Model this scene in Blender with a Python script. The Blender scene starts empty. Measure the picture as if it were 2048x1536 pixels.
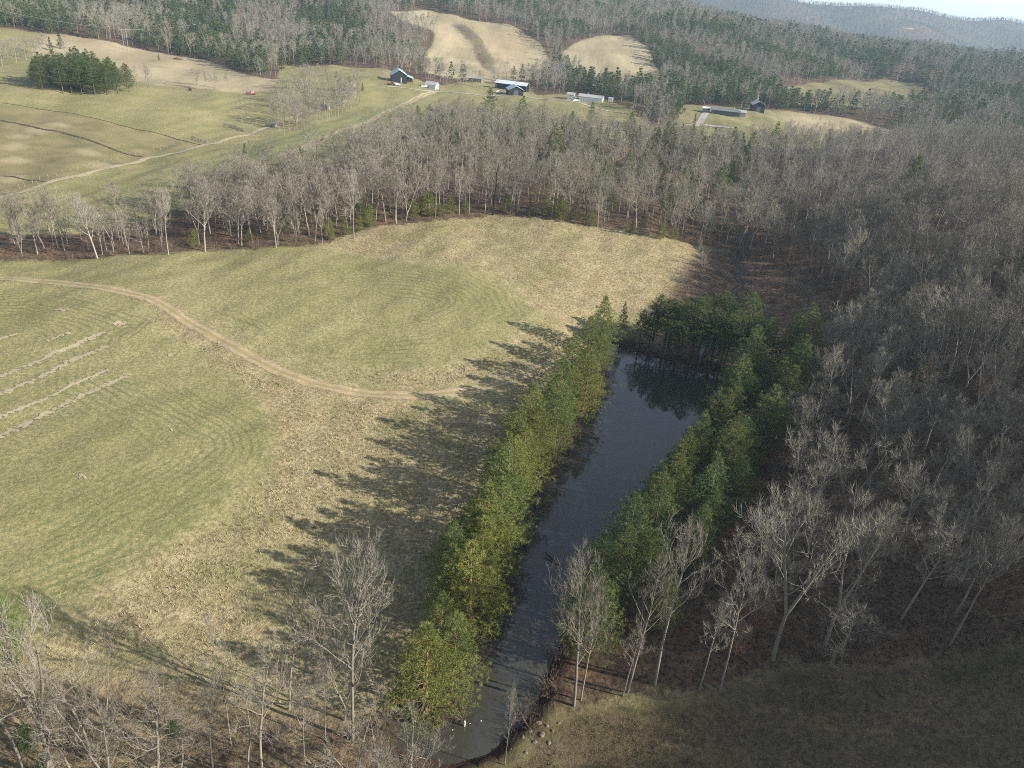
import bpy, math, random
import numpy as np
from mathutils import Matrix, Vector
R = math.radians
S = bpy.context.scene
COL = S.collection
# ------------------------------------------------------------------ camera
CAM_H, FPX, PITCH, ROLL = 70.0, 1500.0, R(28), R(5)
cp, sp, cr, sr = math.cos(PITCH), math.sin(PITCH), math.cos(ROLL), math.sin(ROLL)
V_R = np.array([cr, sr * sp, sr * cp]); V_U = np.array([-sr, cr * sp, cr * cp]); V_F = np.array([0, cp, -sp])
cam = bpy.data.cameras.new('camera'); cam_o = bpy.data.objects.new('camera', cam); COL.objects.link(cam_o)
m = Matrix.Identity(4)
for i in range(3):
    m[i][0], m[i][1], m[i][2] = V_R[i], V_U[i], -V_F[i]
m[2][3] = CAM_H
cam_o.matrix_world = m
cam.sensor_width = 36.0; cam.lens = 36.0 * FPX / 2048; cam.clip_start = 0.5; cam.clip_end = 20000
S.camera = cam_o
# ------------------------------------------------------------------ light
SUN_DIR = Vector((0.97, -0.24, 0)).normalized(); SUN_EL = R(25.5)
to_sun = Vector((SUN_DIR.x * math.cos(SUN_EL), SUN_DIR.y * math.cos(SUN_EL), math.sin(SUN_EL)))
sl = bpy.data.lights.new('sun', 'SUN'); sl.energy = 5.0; sl.angle = R(0.5); sl.color = (1.0, 0.93, 0.80)
so = bpy.data.objects.new('sun', sl); COL.objects.link(so)
so.rotation_euler = to_sun.to_track_quat('Z', 'Y').to_euler()
w = bpy.data.worlds.new('World'); S.world = w; w.use_nodes = True
wt = w.node_tree; wt.nodes.clear()
sky = wt.nodes.new('ShaderNodeTexSky'); sky.sky_type = 'NISHITA'; sky.sun_disc = False
sky.sun_elevation = SUN_EL; sky.sun_rotation = math.atan2(to_sun.x, to_sun.y)
sky.air_density = 1.0; sky.dust_density = 0.6; sky.altitude = 300
bg = wt.nodes.new('ShaderNodeBackground'); bg.inputs[1].default_value = 0.095
wo = wt.nodes.new('ShaderNodeOutputWorld')
hs = wt.nodes.new('ShaderNodeHueSaturation'); hs.inputs['Saturation'].default_value = .62      # thin high cloud pales the blue
wt.links.new(sky.outputs[0], hs.inputs['Color']); wt.links.new(hs.outputs[0], bg.inputs[0]); wt.links.new(bg.outputs[0], wo.inputs[0])
S.view_settings.view_transform = 'Standard'; S.view_settings.look = 'None'
S.view_settings.exposure = 1.2; S.view_settings.gamma = 1.0
S.cycles.use_denoising = False; S.cycles.filter_width = 1.0
S.cycles.max_bounces = 5; S.cycles.diffuse_bounces = 2; S.cycles.glossy_bounces = 2
S.cycles.transmission_bounces = 2; S.cycles.transparent_max_bounces = 8; S.cycles.volume_bounces = 0

# ------------------------------------------------------------------ terrain
def ray(px, py):
    d = V_R * (px - 1024) + V_U * (768 - py) + V_F * FPX
    return d / np.linalg.norm(d)
def un(px, py, z):
    d = ray(px, py); t = (z - CAM_H) / d[2]
    return np.array([d[0] * t, d[1] * t, z])
def proj(x, y, z):
    q = np.array([x, y, z - CAM_H]); f = q @ V_F
    return 1024 + FPX * (q @ V_R) / f, 768 - FPX * (q @ V_U) / f, f

CP = []
for px, py, z in [  # pixel of the ground, height of the ground there
    (0,1536,3),(250,1500,2),(500,1500,1.5),(800,1500,1),(1000,1500,.9),(1200,1420,1.2),(1400,1400,2),(1560,1330,3.5),(1700,1480,4.5),
    (2048,1536,9),(2048,1330,13),(1800,1330,8),
    (600,560,6.5),(900,560,7),(750,520,7),(1000,630,5),(830,793,1.5),(1090,740,1.5),(620,770,2.6),(450,690,4),(330,600,5.5),(150,560,5.5),(0,555,5),
    (0,800,5),(300,900,4.5),(600,950,2.5),(100,1100,4),(500,1150,2),(800,1000,1.5),(300,1300,2),(900,880,1.3),(1100,560,5),(1300,520,5.5),(1180,620,3),
    (985,430,9),(1200,455,8.5),(1380,490,6),(760,455,8),(640,485,7),(400,500,5.5),(150,515,4.5),(-150,540,5),
    (1475,600,1.6),(1480,510,3.5),(1300,640,1.4),(1600,640,3),
    (0,395,2.5),(-200,450,2.5),(0,440,2.5),(250,345,2.8),(550,250,4),(700,228,5.5),(860,192,7),(0,330,4),(0,250,7),(200,250,6.5),(350,250,5.5),(430,300,3.5),
    (0,160,12),(150,183,10.5),(300,204,8.5),(450,200,6.5),(540,185,7),
    (700,262,6),(640,240,5),(800,165,9),(720,160,10.5),(870,175,7.5),(960,180,7),(1010,187,6.5),(1060,190,6.5),(1170,203,7),(1280,222,6.5),
    (1450,228,7.5),(1510,218,8),(1400,240,7),(1600,225,7.5),(1700,243,6),(1790,265,5)]:
    CP.append(un(px, py, z))
CP += [np.array(p, float) for p in [
    # pond side and right-hand hill
    (15,62,1.2),(30,90,1.2),(48,130,1.3),(50,60,5),(45,90,3.5),(60,110,6),(75,90,15),(72,140,8),(95,120,22),(110,80,31),(95,60,24),(120,140,28),(145,100,34),(140,50,49),
    (175,80,46),(180,140,37),(220,100,46),(200,20,62),(150,0,54),(90,10,20),(250,180,33),(150,190,26),(105,190,18),(85,190,8),(110,240,16),(160,260,20),(215,290,27),(280,260,29),
    (90,260,8),(85,320,8),(95,380,8),(140,340,15),(210,380,14),(180,440,7),(260,440,8),(350,380,22),(330,520,10),(300,80,42),(400,200,38),(250,-50,46),
    (40,10,4),(0,15,2),(-40,10,3),(-90,30,5),(-150,90,8),(-110,110,6),(-200,160,6),(0,-80,6),(-150,-80,10),(100,-100,25),
    # wood behind the field
    (-60,310,11),(0,320,13.5),(45,320,12),(-100,290,6.5),(-30,390,8.5),(40,400,8.5),(20,460,6),(-60,420,6.5),(90,460,6),
    # left valley
    (-300,240,4),(-350,330,9),(-300,480,7),(-180,440,6),(-240,520,7),(-420,430,12),
    ]]
def far(px, D, z):   # a point at forward distance D in picture column px, height z
    d = ray(px, 300); x = d[0] / d[1] * D
    return np.array([x, D, z])
CP += [far(0,600,17), far(200,610,17), far(320,615,14), far(430,620,11), far(550,620,8), far(-200,600,20),
       far(660,640,17), far(600,640,15), far(760,650,14), far(600,700,15), far(100,700,22), far(300,700,20), far(450,700,18),
       far(0,900,55), far(300,900,52), far(560,860,42), far(0,1200,90), far(500,1200,85), far(-400,800,50),
       far(850,690,9), far(1000,690,8), far(1100,690,8), far(850,830,36.5), far(780,830,37), far(930,830,35), far(1050,815,26), far(1100,760,14),
       far(870,760,24), far(950,760,21), far(1040,760,16), far(1120,720,9),
       far(1230,690,8), far(1170,740,14), far(1250,790,27), far(1190,800,26), far(1300,770,22), far(1340,690,8), far(1330,740,13),
       far(900,1000,48), far(1100,1000,44), far(1250,1000,40), far(1400,850,30), far(1450,700,15), far(1400,620,9), far(1500,950,34),
       far(900,1300,85), far(1200,1300,60), far(1400,1250,41), far(1600,1200,26), far(1800,1200,22), far(2048,1150,21), far(2300,1150,25),
       far(1570,640,9.5), far(1650,640,10), far(1750,640,10), far(1850,640,9.5), far(1680,715,17.5), far(1760,715,17.5), far(1850,715,17), far(1700,800,14),far(1850,800,14),
       far(1650,900,24), far(1800,950,26), far(2000,900,24), far(2048,750,18), far(2100,600,14), far(1900,520,8), far(2048,520,14),
       far(1600,1600,0), far(1900,1600,-5), far(2200,1600,0), far(1200,1700,70), far(600,1700,110), far(0,1700,120)]
CP = np.array(CP)
MQ = 18.0
def _phi(P, Q): return np.sqrt(((P[:, None, :2] - Q[None, :, :2]) ** 2).sum(-1) + MQ * MQ)
_n = len(CP)
A = np.zeros((_n + 3, _n + 3)); A[:_n, :_n] = _phi(CP, CP) - 0.6 * np.eye(_n)
_p = np.c_[np.ones(_n), CP[:, :2] / 1000]; A[:_n, _n:] = _p; A[_n:, :_n] = _p.T
WTS = np.linalg.lstsq(A, np.r_[CP[:, 2], 0, 0, 0], rcond=None)[0]
def smooth(a, b, x):
    t = np.clip((x - a) / (b - a), 0, 1); return t * t * (3 - 2 * t)
def wave_noise(x, y, scale, seed, octaves=3):
    rg = np.random.RandomState(seed); o = np.zeros_like(x); amp = 1.0; k = 2 * math.pi / scale
    for _ in range(octaves):
        for _ in range(5):
            a = rg.uniform(0, 2 * math.pi); f = k * rg.uniform(.6, 1.5); p = rg.uniform(0, 6.28)
            o = o + amp * np.sin((x * math.cos(a) + y * math.sin(a)) * f + p) / 2.3
        amp *= .5; k *= 2.1
    return o
# outline of the pond (pixels of the shoreline, all at water level)
POND_PX = [(1225,688),(1290,712),(1360,728),(1450,748),(1458,775),(1405,860),(1350,950),(1285,1040),(1215,1130),(1150,1220),(1100,1320),(1072,1395),(1045,1445),(1010,1462),(985,1500),(900,1525),(800,1495),(800,1440),(880,1350),(940,1240),(985,1130),(1030,1040),(1075,950),(1120,870),(1165,790),(1205,725)]
POND = np.array([un(a, b, 0)[:2] for a, b in POND_PX])
def sdist(poly, X, Y):
    """signed distance to a closed polygon, positive inside"""
    poly = np.asarray(poly)[:, :2]; sh = X.shape; X = X.ravel(); Y = Y.ravel()
    d = np.full(X.shape, 1e18); ins = np.zeros(X.shape, bool)
    n = len(poly)
    for i in range(n):
        ax, ay = poly[i]; bx, by = poly[(i + 1) % n]
        ex, ey = bx - ax, by - ay; L = ex * ex + ey * ey + 1e-9
        t = np.clip(((X - ax) * ex + (Y - ay) * ey) / L, 0, 1)
        d = np.minimum(d, (X - ax - t * ex) ** 2 + (Y - ay - t * ey) ** 2)
        if ay != by:
            c = ((ay > Y) != (by > Y)) & (X < (bx - ax) * (Y - ay) / (by - ay) + ax)
            ins ^= c
    return (np.sqrt(d) * np.where(ins, 1, -1)).reshape(sh)
def pdist(line, X, Y):
    """unsigned distance to an open polyline"""
    line = np.asarray(line)[:, :2]; d = np.full(X.shape, 1e18)
    for i in range(len(line) - 1):
        ax, ay = line[i]; bx, by = line[i + 1]; ex, ey = bx - ax, by - ay
        t = np.clip(((X - ax) * ex + (Y - ay) * ey) / (ex * ex + ey * ey + 1e-9), 0, 1)
        d = np.minimum(d, (X - ax - t * ex) ** 2 + (Y - ay - t * ey) ** 2)
    return np.sqrt(d)
def height(X, Y):
    sh = X.shape; P = np.c_[X.ravel(), Y.ravel()]
    out = np.empty(len(P))
    for i in range(0, len(P), 20000):
        q = P[i:i + 20000]
        out[i:i + 20000] = _phi(q, CP) @ WTS[:_n] + np.c_[np.ones(len(q)), q / 1000] @ WTS[_n:]
    Z = out.reshape(sh)
    D = np.hypot(X, Y)
    rim = smooth(1500, 2100, D)
    az = np.arctan2(X, Y)
    ridge = 12 + 43 * smooth(2300, 3900, D) * (1 - .2 * smooth(.35, .75, az)) + 34 * wave_noise(X, Y, 1500, 5, 3) * smooth(1900, 3000, D) - 25 * smooth(5000, 6500, D)
    Z = np.where(D > 1500, Z * (1 - rim) + ridge * rim, Z)
    Z = Z + 4.0 * wave_noise(X, Y, 210, 11) * smooth(650, 1000, D) + .5 * wave_noise(X, Y, 45, 3) * smooth(90, 250, D) + .10 * wave_noise(X, Y, 11, 4, 2)
    sd = sdist(POND, X, Y)
    near = smooth(-14, -1.5, sd)
    Z = Z * (1 - near) + np.clip(Z, .25, 1.0) * near
    Z = np.where(sd > -1.5, np.minimum(Z, .55 - .45 * (sd + 1.5)), Z)
    return np.maximum(Z, -2.5) if Z.min() > -50 else Z
def axis(lo, a, b, hi, step, g):
    c = list(np.arange(a, b + step / 2, step)); s = step
    up = []; v = b
    while v < hi: s *= g; v += s; up.append(v)
    s = step; dn = []; v = a
    while v > lo: s *= g; v -= s; dn.append(v)
    return np.array(dn[::-1] + c + up)
GX = axis(-3500, -130, 130, 6500, 1.0, 1.03); GY = axis(-400, 35, 270, 6500, 1.0, 1.03)
GXX, GYY = np.meshgrid(GX, GY)
GZ = height(GXX, GYY)
def hz(x, y):
    """height of the ground sheet, interpolated on its own grid"""
    x = np.atleast_1d(np.asarray(x, float)); y = np.atleast_1d(np.asarray(y, float))
    i = np.clip(np.searchsorted(GX, x) - 1, 0, len(GX) - 2); j = np.clip(np.searchsorted(GY, y) - 1, 0, len(GY) - 2)
    u = np.clip((x - GX[i]) / (GX[i + 1] - GX[i]), 0, 1); v = np.clip((y - GY[j]) / (GY[j + 1] - GY[j]), 0, 1)
    return (GZ[j, i] * (1 - u) + GZ[j, i + 1] * u) * (1 - v) + (GZ[j + 1, i] * (1 - u) + GZ[j + 1, i + 1] * u) * v
_T = np.r_[np.arange(20, 400, .7), np.arange(400, 1600, 2.5), np.arange(1600, 8000, 15)]
def hit(px, py):
    """where the ray through a photo pixel meets the ground"""
    d = ray(px, py); x = d[0] * _T; y = d[1] * _T; z = CAM_H + d[2] * _T
    k = np.nonzero(z < hz(x, y))[0]
    k = k[0] if len(k) else len(_T) - 1
    lo, hi = _T[max(k - 1, 0)], _T[k]
    for _ in range(8):
        mid = (lo + hi) / 2
        if CAM_H + d[2] * mid < hz(d[0] * mid, d[1] * mid)[0]: hi = mid
        else: lo = mid
    return np.array([d[0] * hi, d[1] * hi, hz(d[0] * hi, d[1] * hi)[0]])
def hits(L): return np.array([hit(a, b) for a, b in L])
# ------------------------------------------------------------------ object helpers
def tag(o, label=None, cat=None, group=None, kind=None):
    if label: o['label'] = label
    if cat: o['category'] = cat
    if group: o['group'] = group
    if kind: o['kind'] = kind
    return o
def empty(name, loc, rz=0.0, sc=1.0):
    o = bpy.data.objects.new(name, None); COL.objects.link(o)
    o.location = loc; o.rotation_euler = (0, 0, rz); o.scale = (sc, sc, sc); o.empty_display_size = .3
    return o
def mesh_obj(name, me, parent=None):
    o = bpy.data.objects.new(name, me); COL.objects.link(o)
    if parent: o.parent = parent
    return o
class MB:
    """collects vertices and faces, then becomes one mesh"""
    def __init__(s): s.v = []; s.f = []; s.mi = []; s.n = 0
    def add(s, V, F, mat=0):
        s.v.append(np.asarray(V, float).reshape(-1, 3)); b = s.n
        for f in F: s.f.append(tuple(i + b for i in f)); s.mi.append(mat)
        s.n += len(s.v[-1])
    def box(s, c, d, mat=0, rz=0):
        x, y, z = [k / 2 for k in d]
        V = np.array([(a * x, b * y, e * z) for e in (-1, 1) for a, b in ((-1, -1), (1, -1), (1, 1), (-1, 1))])
        if rz: V = V @ np.array([[math.cos(rz), math.sin(rz), 0], [-math.sin(rz), math.cos(rz), 0], [0, 0, 1]])
        s.add(V + np.array(c), [(3, 2, 1, 0), (4, 5, 6, 7), (0, 1, 5, 4), (1, 2, 6, 5), (2, 3, 7, 6), (3, 0, 4, 7)], mat)
    def tube(s, P, rad, n=6, mat=0, cap=True):
        P = np.asarray(P, float); V = []
        for i, p in enumerate(P):
            d = P[min(i + 1, len(P) - 1)] - P[max(i - 1, 0)]; d = d / (np.linalg.norm(d) + 1e-9)
            a = np.cross(d, (0.31, 0.95, 0.05) if abs(d[1]) < .9 else (1, 0, 0)); a /= np.linalg.norm(a) + 1e-9; b = np.cross(d, a)
            for k in range(n):
                t = 2 * math.pi * k / n; V.append(p + rad[i] * (a * math.cos(t) + b * math.sin(t)))
        F = [(i * n + k, i * n + (k + 1) % n, (i + 1) * n + (k + 1) % n, (i + 1) * n + k) for i in range(len(P) - 1) for k in range(n)]
        if cap: F.append(tuple((len(P) - 1) * n + k for k in range(n)))
        s.add(V, F, mat)
    def mesh(s, name, mats, smooth_=False):
        me = bpy.data.meshes.new(name)
        me.from_pydata(np.concatenate(s.v).tolist() if s.v else [], [], s.f)
        for q in (mats if isinstance(mats, (list, tuple)) else [mats]): me.materials.append(q)
        if any(s.mi): me.polygons.foreach_set('material_index', s.mi)
        if smooth_: me.polygons.foreach_set('use_smooth', [True] * len(me.polygons))
        me.update(); return me
    def build(s, name, mats, parent=None, smooth_=False):
        return mesh_obj(name, s.mesh(name, mats, smooth_), parent)
# ------------------------------------------------------------------ node helpers
class NT:
    def __init__(s, name):
        s.m = bpy.data.materials.new(name); s.m.use_nodes = True; s.t = s.m.node_tree; s.t.nodes.clear()
        s.out = s.t.nodes.new('ShaderNodeOutputMaterial')
    def n(s, kind, **kw):
        q = s.t.nodes.new('ShaderNode' + kind)
        for k, v in kw.items(): setattr(q, k, v)
        return q
    def put(s, sock, v):
        if hasattr(v, 'is_output') or isinstance(v, bpy.types.NodeSocket): s.t.links.new(v, sock)
        elif isinstance(v, (tuple, list)) and len(v) == 3 and sock.type == 'RGBA': sock.default_value = (*v, 1)
        else: sock.default_value = v
    def math(s, op, a, b=0.0, c=None, clamp=False):
        q = s.n('Math', operation=op, use_clamp=clamp); s.put(q.inputs[0], a); s.put(q.inputs[1], b)
        if c is not None: s.put(q.inputs[2], c)
        return q.outputs[0]
    def mix(s, f, a, b, mode='MIX'):
        q = s.n('Mix', data_type='RGBA', blend_type=mode); s.put(q.inputs[0], f); s.put(q.inputs[6], a); s.put(q.inputs[7], b)
        return q.outputs[2]
    def pos(s):
        return s.n('NewGeometry').outputs['Position']
    def noise(s, scale, detail=2, vec=None, rough=.55, dist=0):
        q = s.n('TexNoise'); q.inputs['Scale'].default_value = scale; q.inputs['Detail'].default_value = detail
        q.inputs['Roughness'].default_value = rough; q.inputs['Distortion'].default_value = dist
        if vec is not None: s.t.links.new(vec, q.inputs['Vector'])
        return q.outputs['Fac']
    def attr(s, name):
        return s.n('Attribute', attribute_name=name).outputs['Fac']
    def ramp(s, f, lo, hi):
        q = s.n('MapRange'); q.interpolation_type = 'SMOOTHSTEP'; s.put(q.inputs[0], f); q.inputs[1].default_value = lo; q.inputs[2].default_value = hi
        return q.outputs[0]
    def bsdf(s, col, rough=.9, normal=None, spec=.2, **kw):
        q = s.n('BsdfPrincipled'); s.put(q.inputs['Base Color'], col); s.put(q.inputs['Roughness'], rough)
        q.inputs['Specular IOR Level'].default_value = spec
        if normal is not None: s.t.links.new(normal, q.inputs['Normal'])
        for k, v in kw.items(): s.put(q.inputs[k], v)
        s.t.links.new(q.outputs[0], s.out.inputs[0]); return q
    def bump(s, h, strength=.5, dist=.1):
        q = s.n('Bump'); q.inputs['Strength'].default_value = strength; q.inputs['Distance'].default_value = dist
        s.put(q.inputs['Height'], h); return q.outputs[0]
def simple(name, col, rough=.8, var=.25, scale=3.0, spec=.2, bump=0.0):
    t = NT(name); nz = t.noise(scale, 4, t.n('TexCoord').outputs['Object'])
    c2 = tuple(min(1, x * (1 + var)) for x in col); c1 = tuple(x * (1 - var) for x in col)
    c = t.mix(nz, c1, c2)
    t.bsdf(c, rough, t.bump(nz, .4, bump) if bump else None, spec); return t.m

def resample(P, step, soft=4):
    P = np.asarray(P)[:, :2]; L = np.r_[0, np.cumsum(np.linalg.norm(np.diff(P, axis=0), axis=1))]
    n = max(int(L[-1] / step), 2); s = np.linspace(0, L[-1], n)
    q = np.c_[np.interp(s, L, P[:, 0]), np.interp(s, L, P[:, 1])]
    k = max(2, int(soft / step)); ker = np.ones(2 * k + 1) / (2 * k + 1)       # round the corners
    pad = np.r_[np.repeat(q[:1], k, 0), q, np.repeat(q[-1:], k, 0)]
    return np.c_[np.convolve(pad[:, 0], ker, 'valid'), np.convolve(pad[:, 1], ker, 'valid')]
# ------------------------------------------------------------------ zones of the ground (pixels on the photo's ground -> metres)
FIELD = hits([(-500,540),(-100,525),(0,521),(200,515),(330,508),(420,500),(540,494),(640,490),(690,470),(760,452),(880,440),(985,430),(1100,440),(1200,455),(1300,472),(1400,492),(1470,500),
              (1540,535),(1640,590),(1695,655),(1650,720),(1600,790),(1560,880),(1530,960),(1500,1070),(1470,1180),(1430,1290),(1440,1385),(1570,1325),(1800,1335),(2048,1290),(2500,1500),(2100,1900),(900,1800),
              (-200,1800),(-700,1500),(-900,900)])
FIELDG = hits([(-500,540),(-100,525),(0,521),(200,515),(330,508),(420,500),(540,494),(640,490),(690,470),(760,452),(880,440),(985,430),(1100,440),(1200,455),(1300,472),(1400,492),(1470,500),(1540,535),(1640,590),(1680,640),(1600,700),(1520,745),(1465,770),(1410,860),(1350,950),(1290,1040),(1220,1130),(1155,1220),(1105,1320),(1080,1400),(1130,1425),(1240,1392),(1440,1385),(1570,1325),(1800,1335),(2048,1290),(2500,1500),(2100,1900),(900,1800),(-200,1800),(-700,1500),(-900,900)])
VALLEY = hits([(-500,500),(-200,478),(0,468),(150,470),(240,455),(330,428),(430,392),(520,364),(640,334),(720,312),(800,272),(880,252),(1000,254),(1150,270),(1290,292),(1330,275)])
VALLEY = np.r_[VALLEY, hits([(1275,226),(1180,190),(1070,190),(1060,172),(950,163),(880,170),(850,165),(800,146),(770,137),(650,131),(560,131),(556,160),(500,152)]),
               np.array([far(430,556,9), far(330,560,11), far(200,575,16), far(60,565,17), far(-250,560,20), (-800, 500, 10), (-700, 250, 8)])]
STRAW = hits([(845,110),(868,85),(868,60),(800,40),(780,22),(860,20.5),(940,40),(1040,57),(1082,88),(1112,138),(1085,158),(1000,164),(900,158),(850,145)])
STRAW2 = hits([(1122,105),(1180,75),(1260,69),(1295,95),(1322,150),(1318,180),(1250,178),(1190,172),(1122,140)])
RFIELD = np.r_[hits([(1565,175),(1650,165),(1755,159),(1845,166),(1860,185)]), hits([(1850,215),(1750,217),(1600,212),(1560,195)])]
HFIELD = hits([(1335,268),(1355,240),(1365,209),(1440,213),(1500,217),(1560,221),(1700,237),(1790,262),(1830,285),(1750,300),(1600,298),(1500,292),(1400,294)])
FARF = hits([(1795,59),(1850,58),(1868,64),(1800,66)])
PAST2 = np.r_[[far(150,600,20), far(240,600,17), far(330,595,14), far(430,590,11), far(520,585,9), far(570,560,8)], hits([(560,176),(520,186),(450,184),(380,176),(290,168),(268,160),(215,130),(150,112),(60,112)])]
BRUSH = hits([(-300,1330),(0,1375),(200,1350),(420,1385),(600,1425),(800,1450),(860,1480),(850,1700),(-400,1700)])
PFLOOR = hits([(1225,690),(1262,668),(1320,668),(1440,682),(1515,695),(1545,745),(1465,778),(1450,748),(1360,728)])
LFLOOR = hits([(795,1440),(815,1390),(895,1250),(955,1130),(1012,1020),(1064,930),(1122,840),(1180,755),(1205,715),(1225,688),(1175,790),(1130,870),(1085,950),(995,1130),(890,1350)])
HFTAN = hits([(1560,222),(1700,238),(1790,262),(1830,285),(1750,300),(1650,290),(1580,250)])
GULLY = hits([(895,44),(925,48),(958,72),(988,120),(982,143),(965,135),(945,90),(915,60)])
OPEN = [FIELD, VALLEY, STRAW, STRAW2, RFIELD, HFIELD, FARF]
def sd_open(X, Y):
    X = np.atleast_1d(np.asarray(X, float)); Y = np.atleast_1d(np.asarray(Y, float))
    d = np.full(X.shape, -1e9)
    for p in OPEN: d = np.maximum(d, sdist(p, X, Y))
    return d
TALL = hits([(1090,735),(1000,755),(900,772),(800,778),(700,762),(600,730),(520,692),(440,650),(395,625),(420,640),(520,675),(640,735),(760,745),(900,735),(1000,690),(1080,640),(1030,570),(940,535),(850,522),(750,515),(640,492),(690,470),(760,452),(880,440),(985,430),(1100,440),(1200,455),(1300,472),(1400,492),(1440,520),(1350,590),(1240,690),(1160,720)])
TALL2 = hits([(1120,775),(1000,785),(880,800),(760,795),(680,775),(560,728),(470,680),(380,625),(310,605),(300,640),(380,690),(480,760),(560,840),(560,900),(520,960),(440,1040),(330,1100),(230,1160),(150,1230),(60,1290),(-100,1350),(-100,1600),(850,1600),(900,1400),(1000,1120),(1100,880)])
MARSH = hits([(1400,505),(1470,500),(1540,535),(1640,590),(1695,655),(1650,720),(1590,720),(1480,640),(1380,620),(1290,640),(1370,560)])
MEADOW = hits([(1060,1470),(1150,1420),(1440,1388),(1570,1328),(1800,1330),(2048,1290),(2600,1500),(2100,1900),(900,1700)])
OLIVE = hits([(-400,190),(0,208),(100,222),(200,240),(300,262),(405,292),(300,318),(180,345),(60,378),(-300,470)])
GREEN = hits([(-100,470),(0,462),(150,430),(240,400),(330,345),(420,315),(560,270),(700,235),(850,200),(860,205),(700,262),(560,310),(480,330),(300,380),(150,450)])
KNOLL = hits([(1075,640),(1030,575),(940,537),(850,523),(750,517),(600,530),(440,580),(395,618),(450,655),(560,700),(640,728),(760,738),(900,725),(1000,685)])
LEFTF = hits([(330,640),(280,680),(300,740),(430,790),(530,850),(555,900),(520,960),(440,1035),(330,1095),(230,1155),(100,1220),(-200,1300),(-500,1000),(-300,600),(100,580)])
ATT = {'open': np.maximum.reduce([sdist(p, GXX, GYY) for p in [FIELDG] + OPEN[1:]]), 'tall': np.maximum(sdist(TALL, GXX, GYY), sdist(TALL2, GXX, GYY)),
       'straw': np.maximum.reduce([sdist(p, GXX, GYY) for p in (STRAW, STRAW2, FARF, PAST2, HFTAN)]), 'brush': np.maximum(sdist(BRUSH, GXX, GYY), np.maximum(sdist(GULLY, GXX, GYY), np.maximum(sdist(PFLOOR, GXX, GYY), sdist(LFLOOR, GXX, GYY)))), 'marsh': sdist(MARSH, GXX, GYY), 'meadow': sdist(MEADOW, GXX, GYY),
       'olive': np.maximum(sdist(OLIVE, GXX, GYY), sdist(RFIELD, GXX, GYY)), 'lush': sdist(GREEN, GXX, GYY), 'knoll': sdist(KNOLL, GXX, GYY), 'leftf': sdist(LEFTF, GXX, GYY),
       'pond': sdist(POND, GXX, GYY), 'valley': sdist(VALLEY, GXX, GYY),
       'bare': np.maximum(np.maximum.reduce([3.2 - np.hypot((GXX - p[0]) / 1.3, (GYY - p[1]) * .8) for p in hits([(31,295),(29,323),(116,250),(171,304),(43,275),(20,357),(205,330),(75,262)])]),
                          1.1 - pdist(resample(hits([(640,490),(700,503),(760,512),(820,521),(875,531)]), 1.0), GXX, GYY))}

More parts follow.
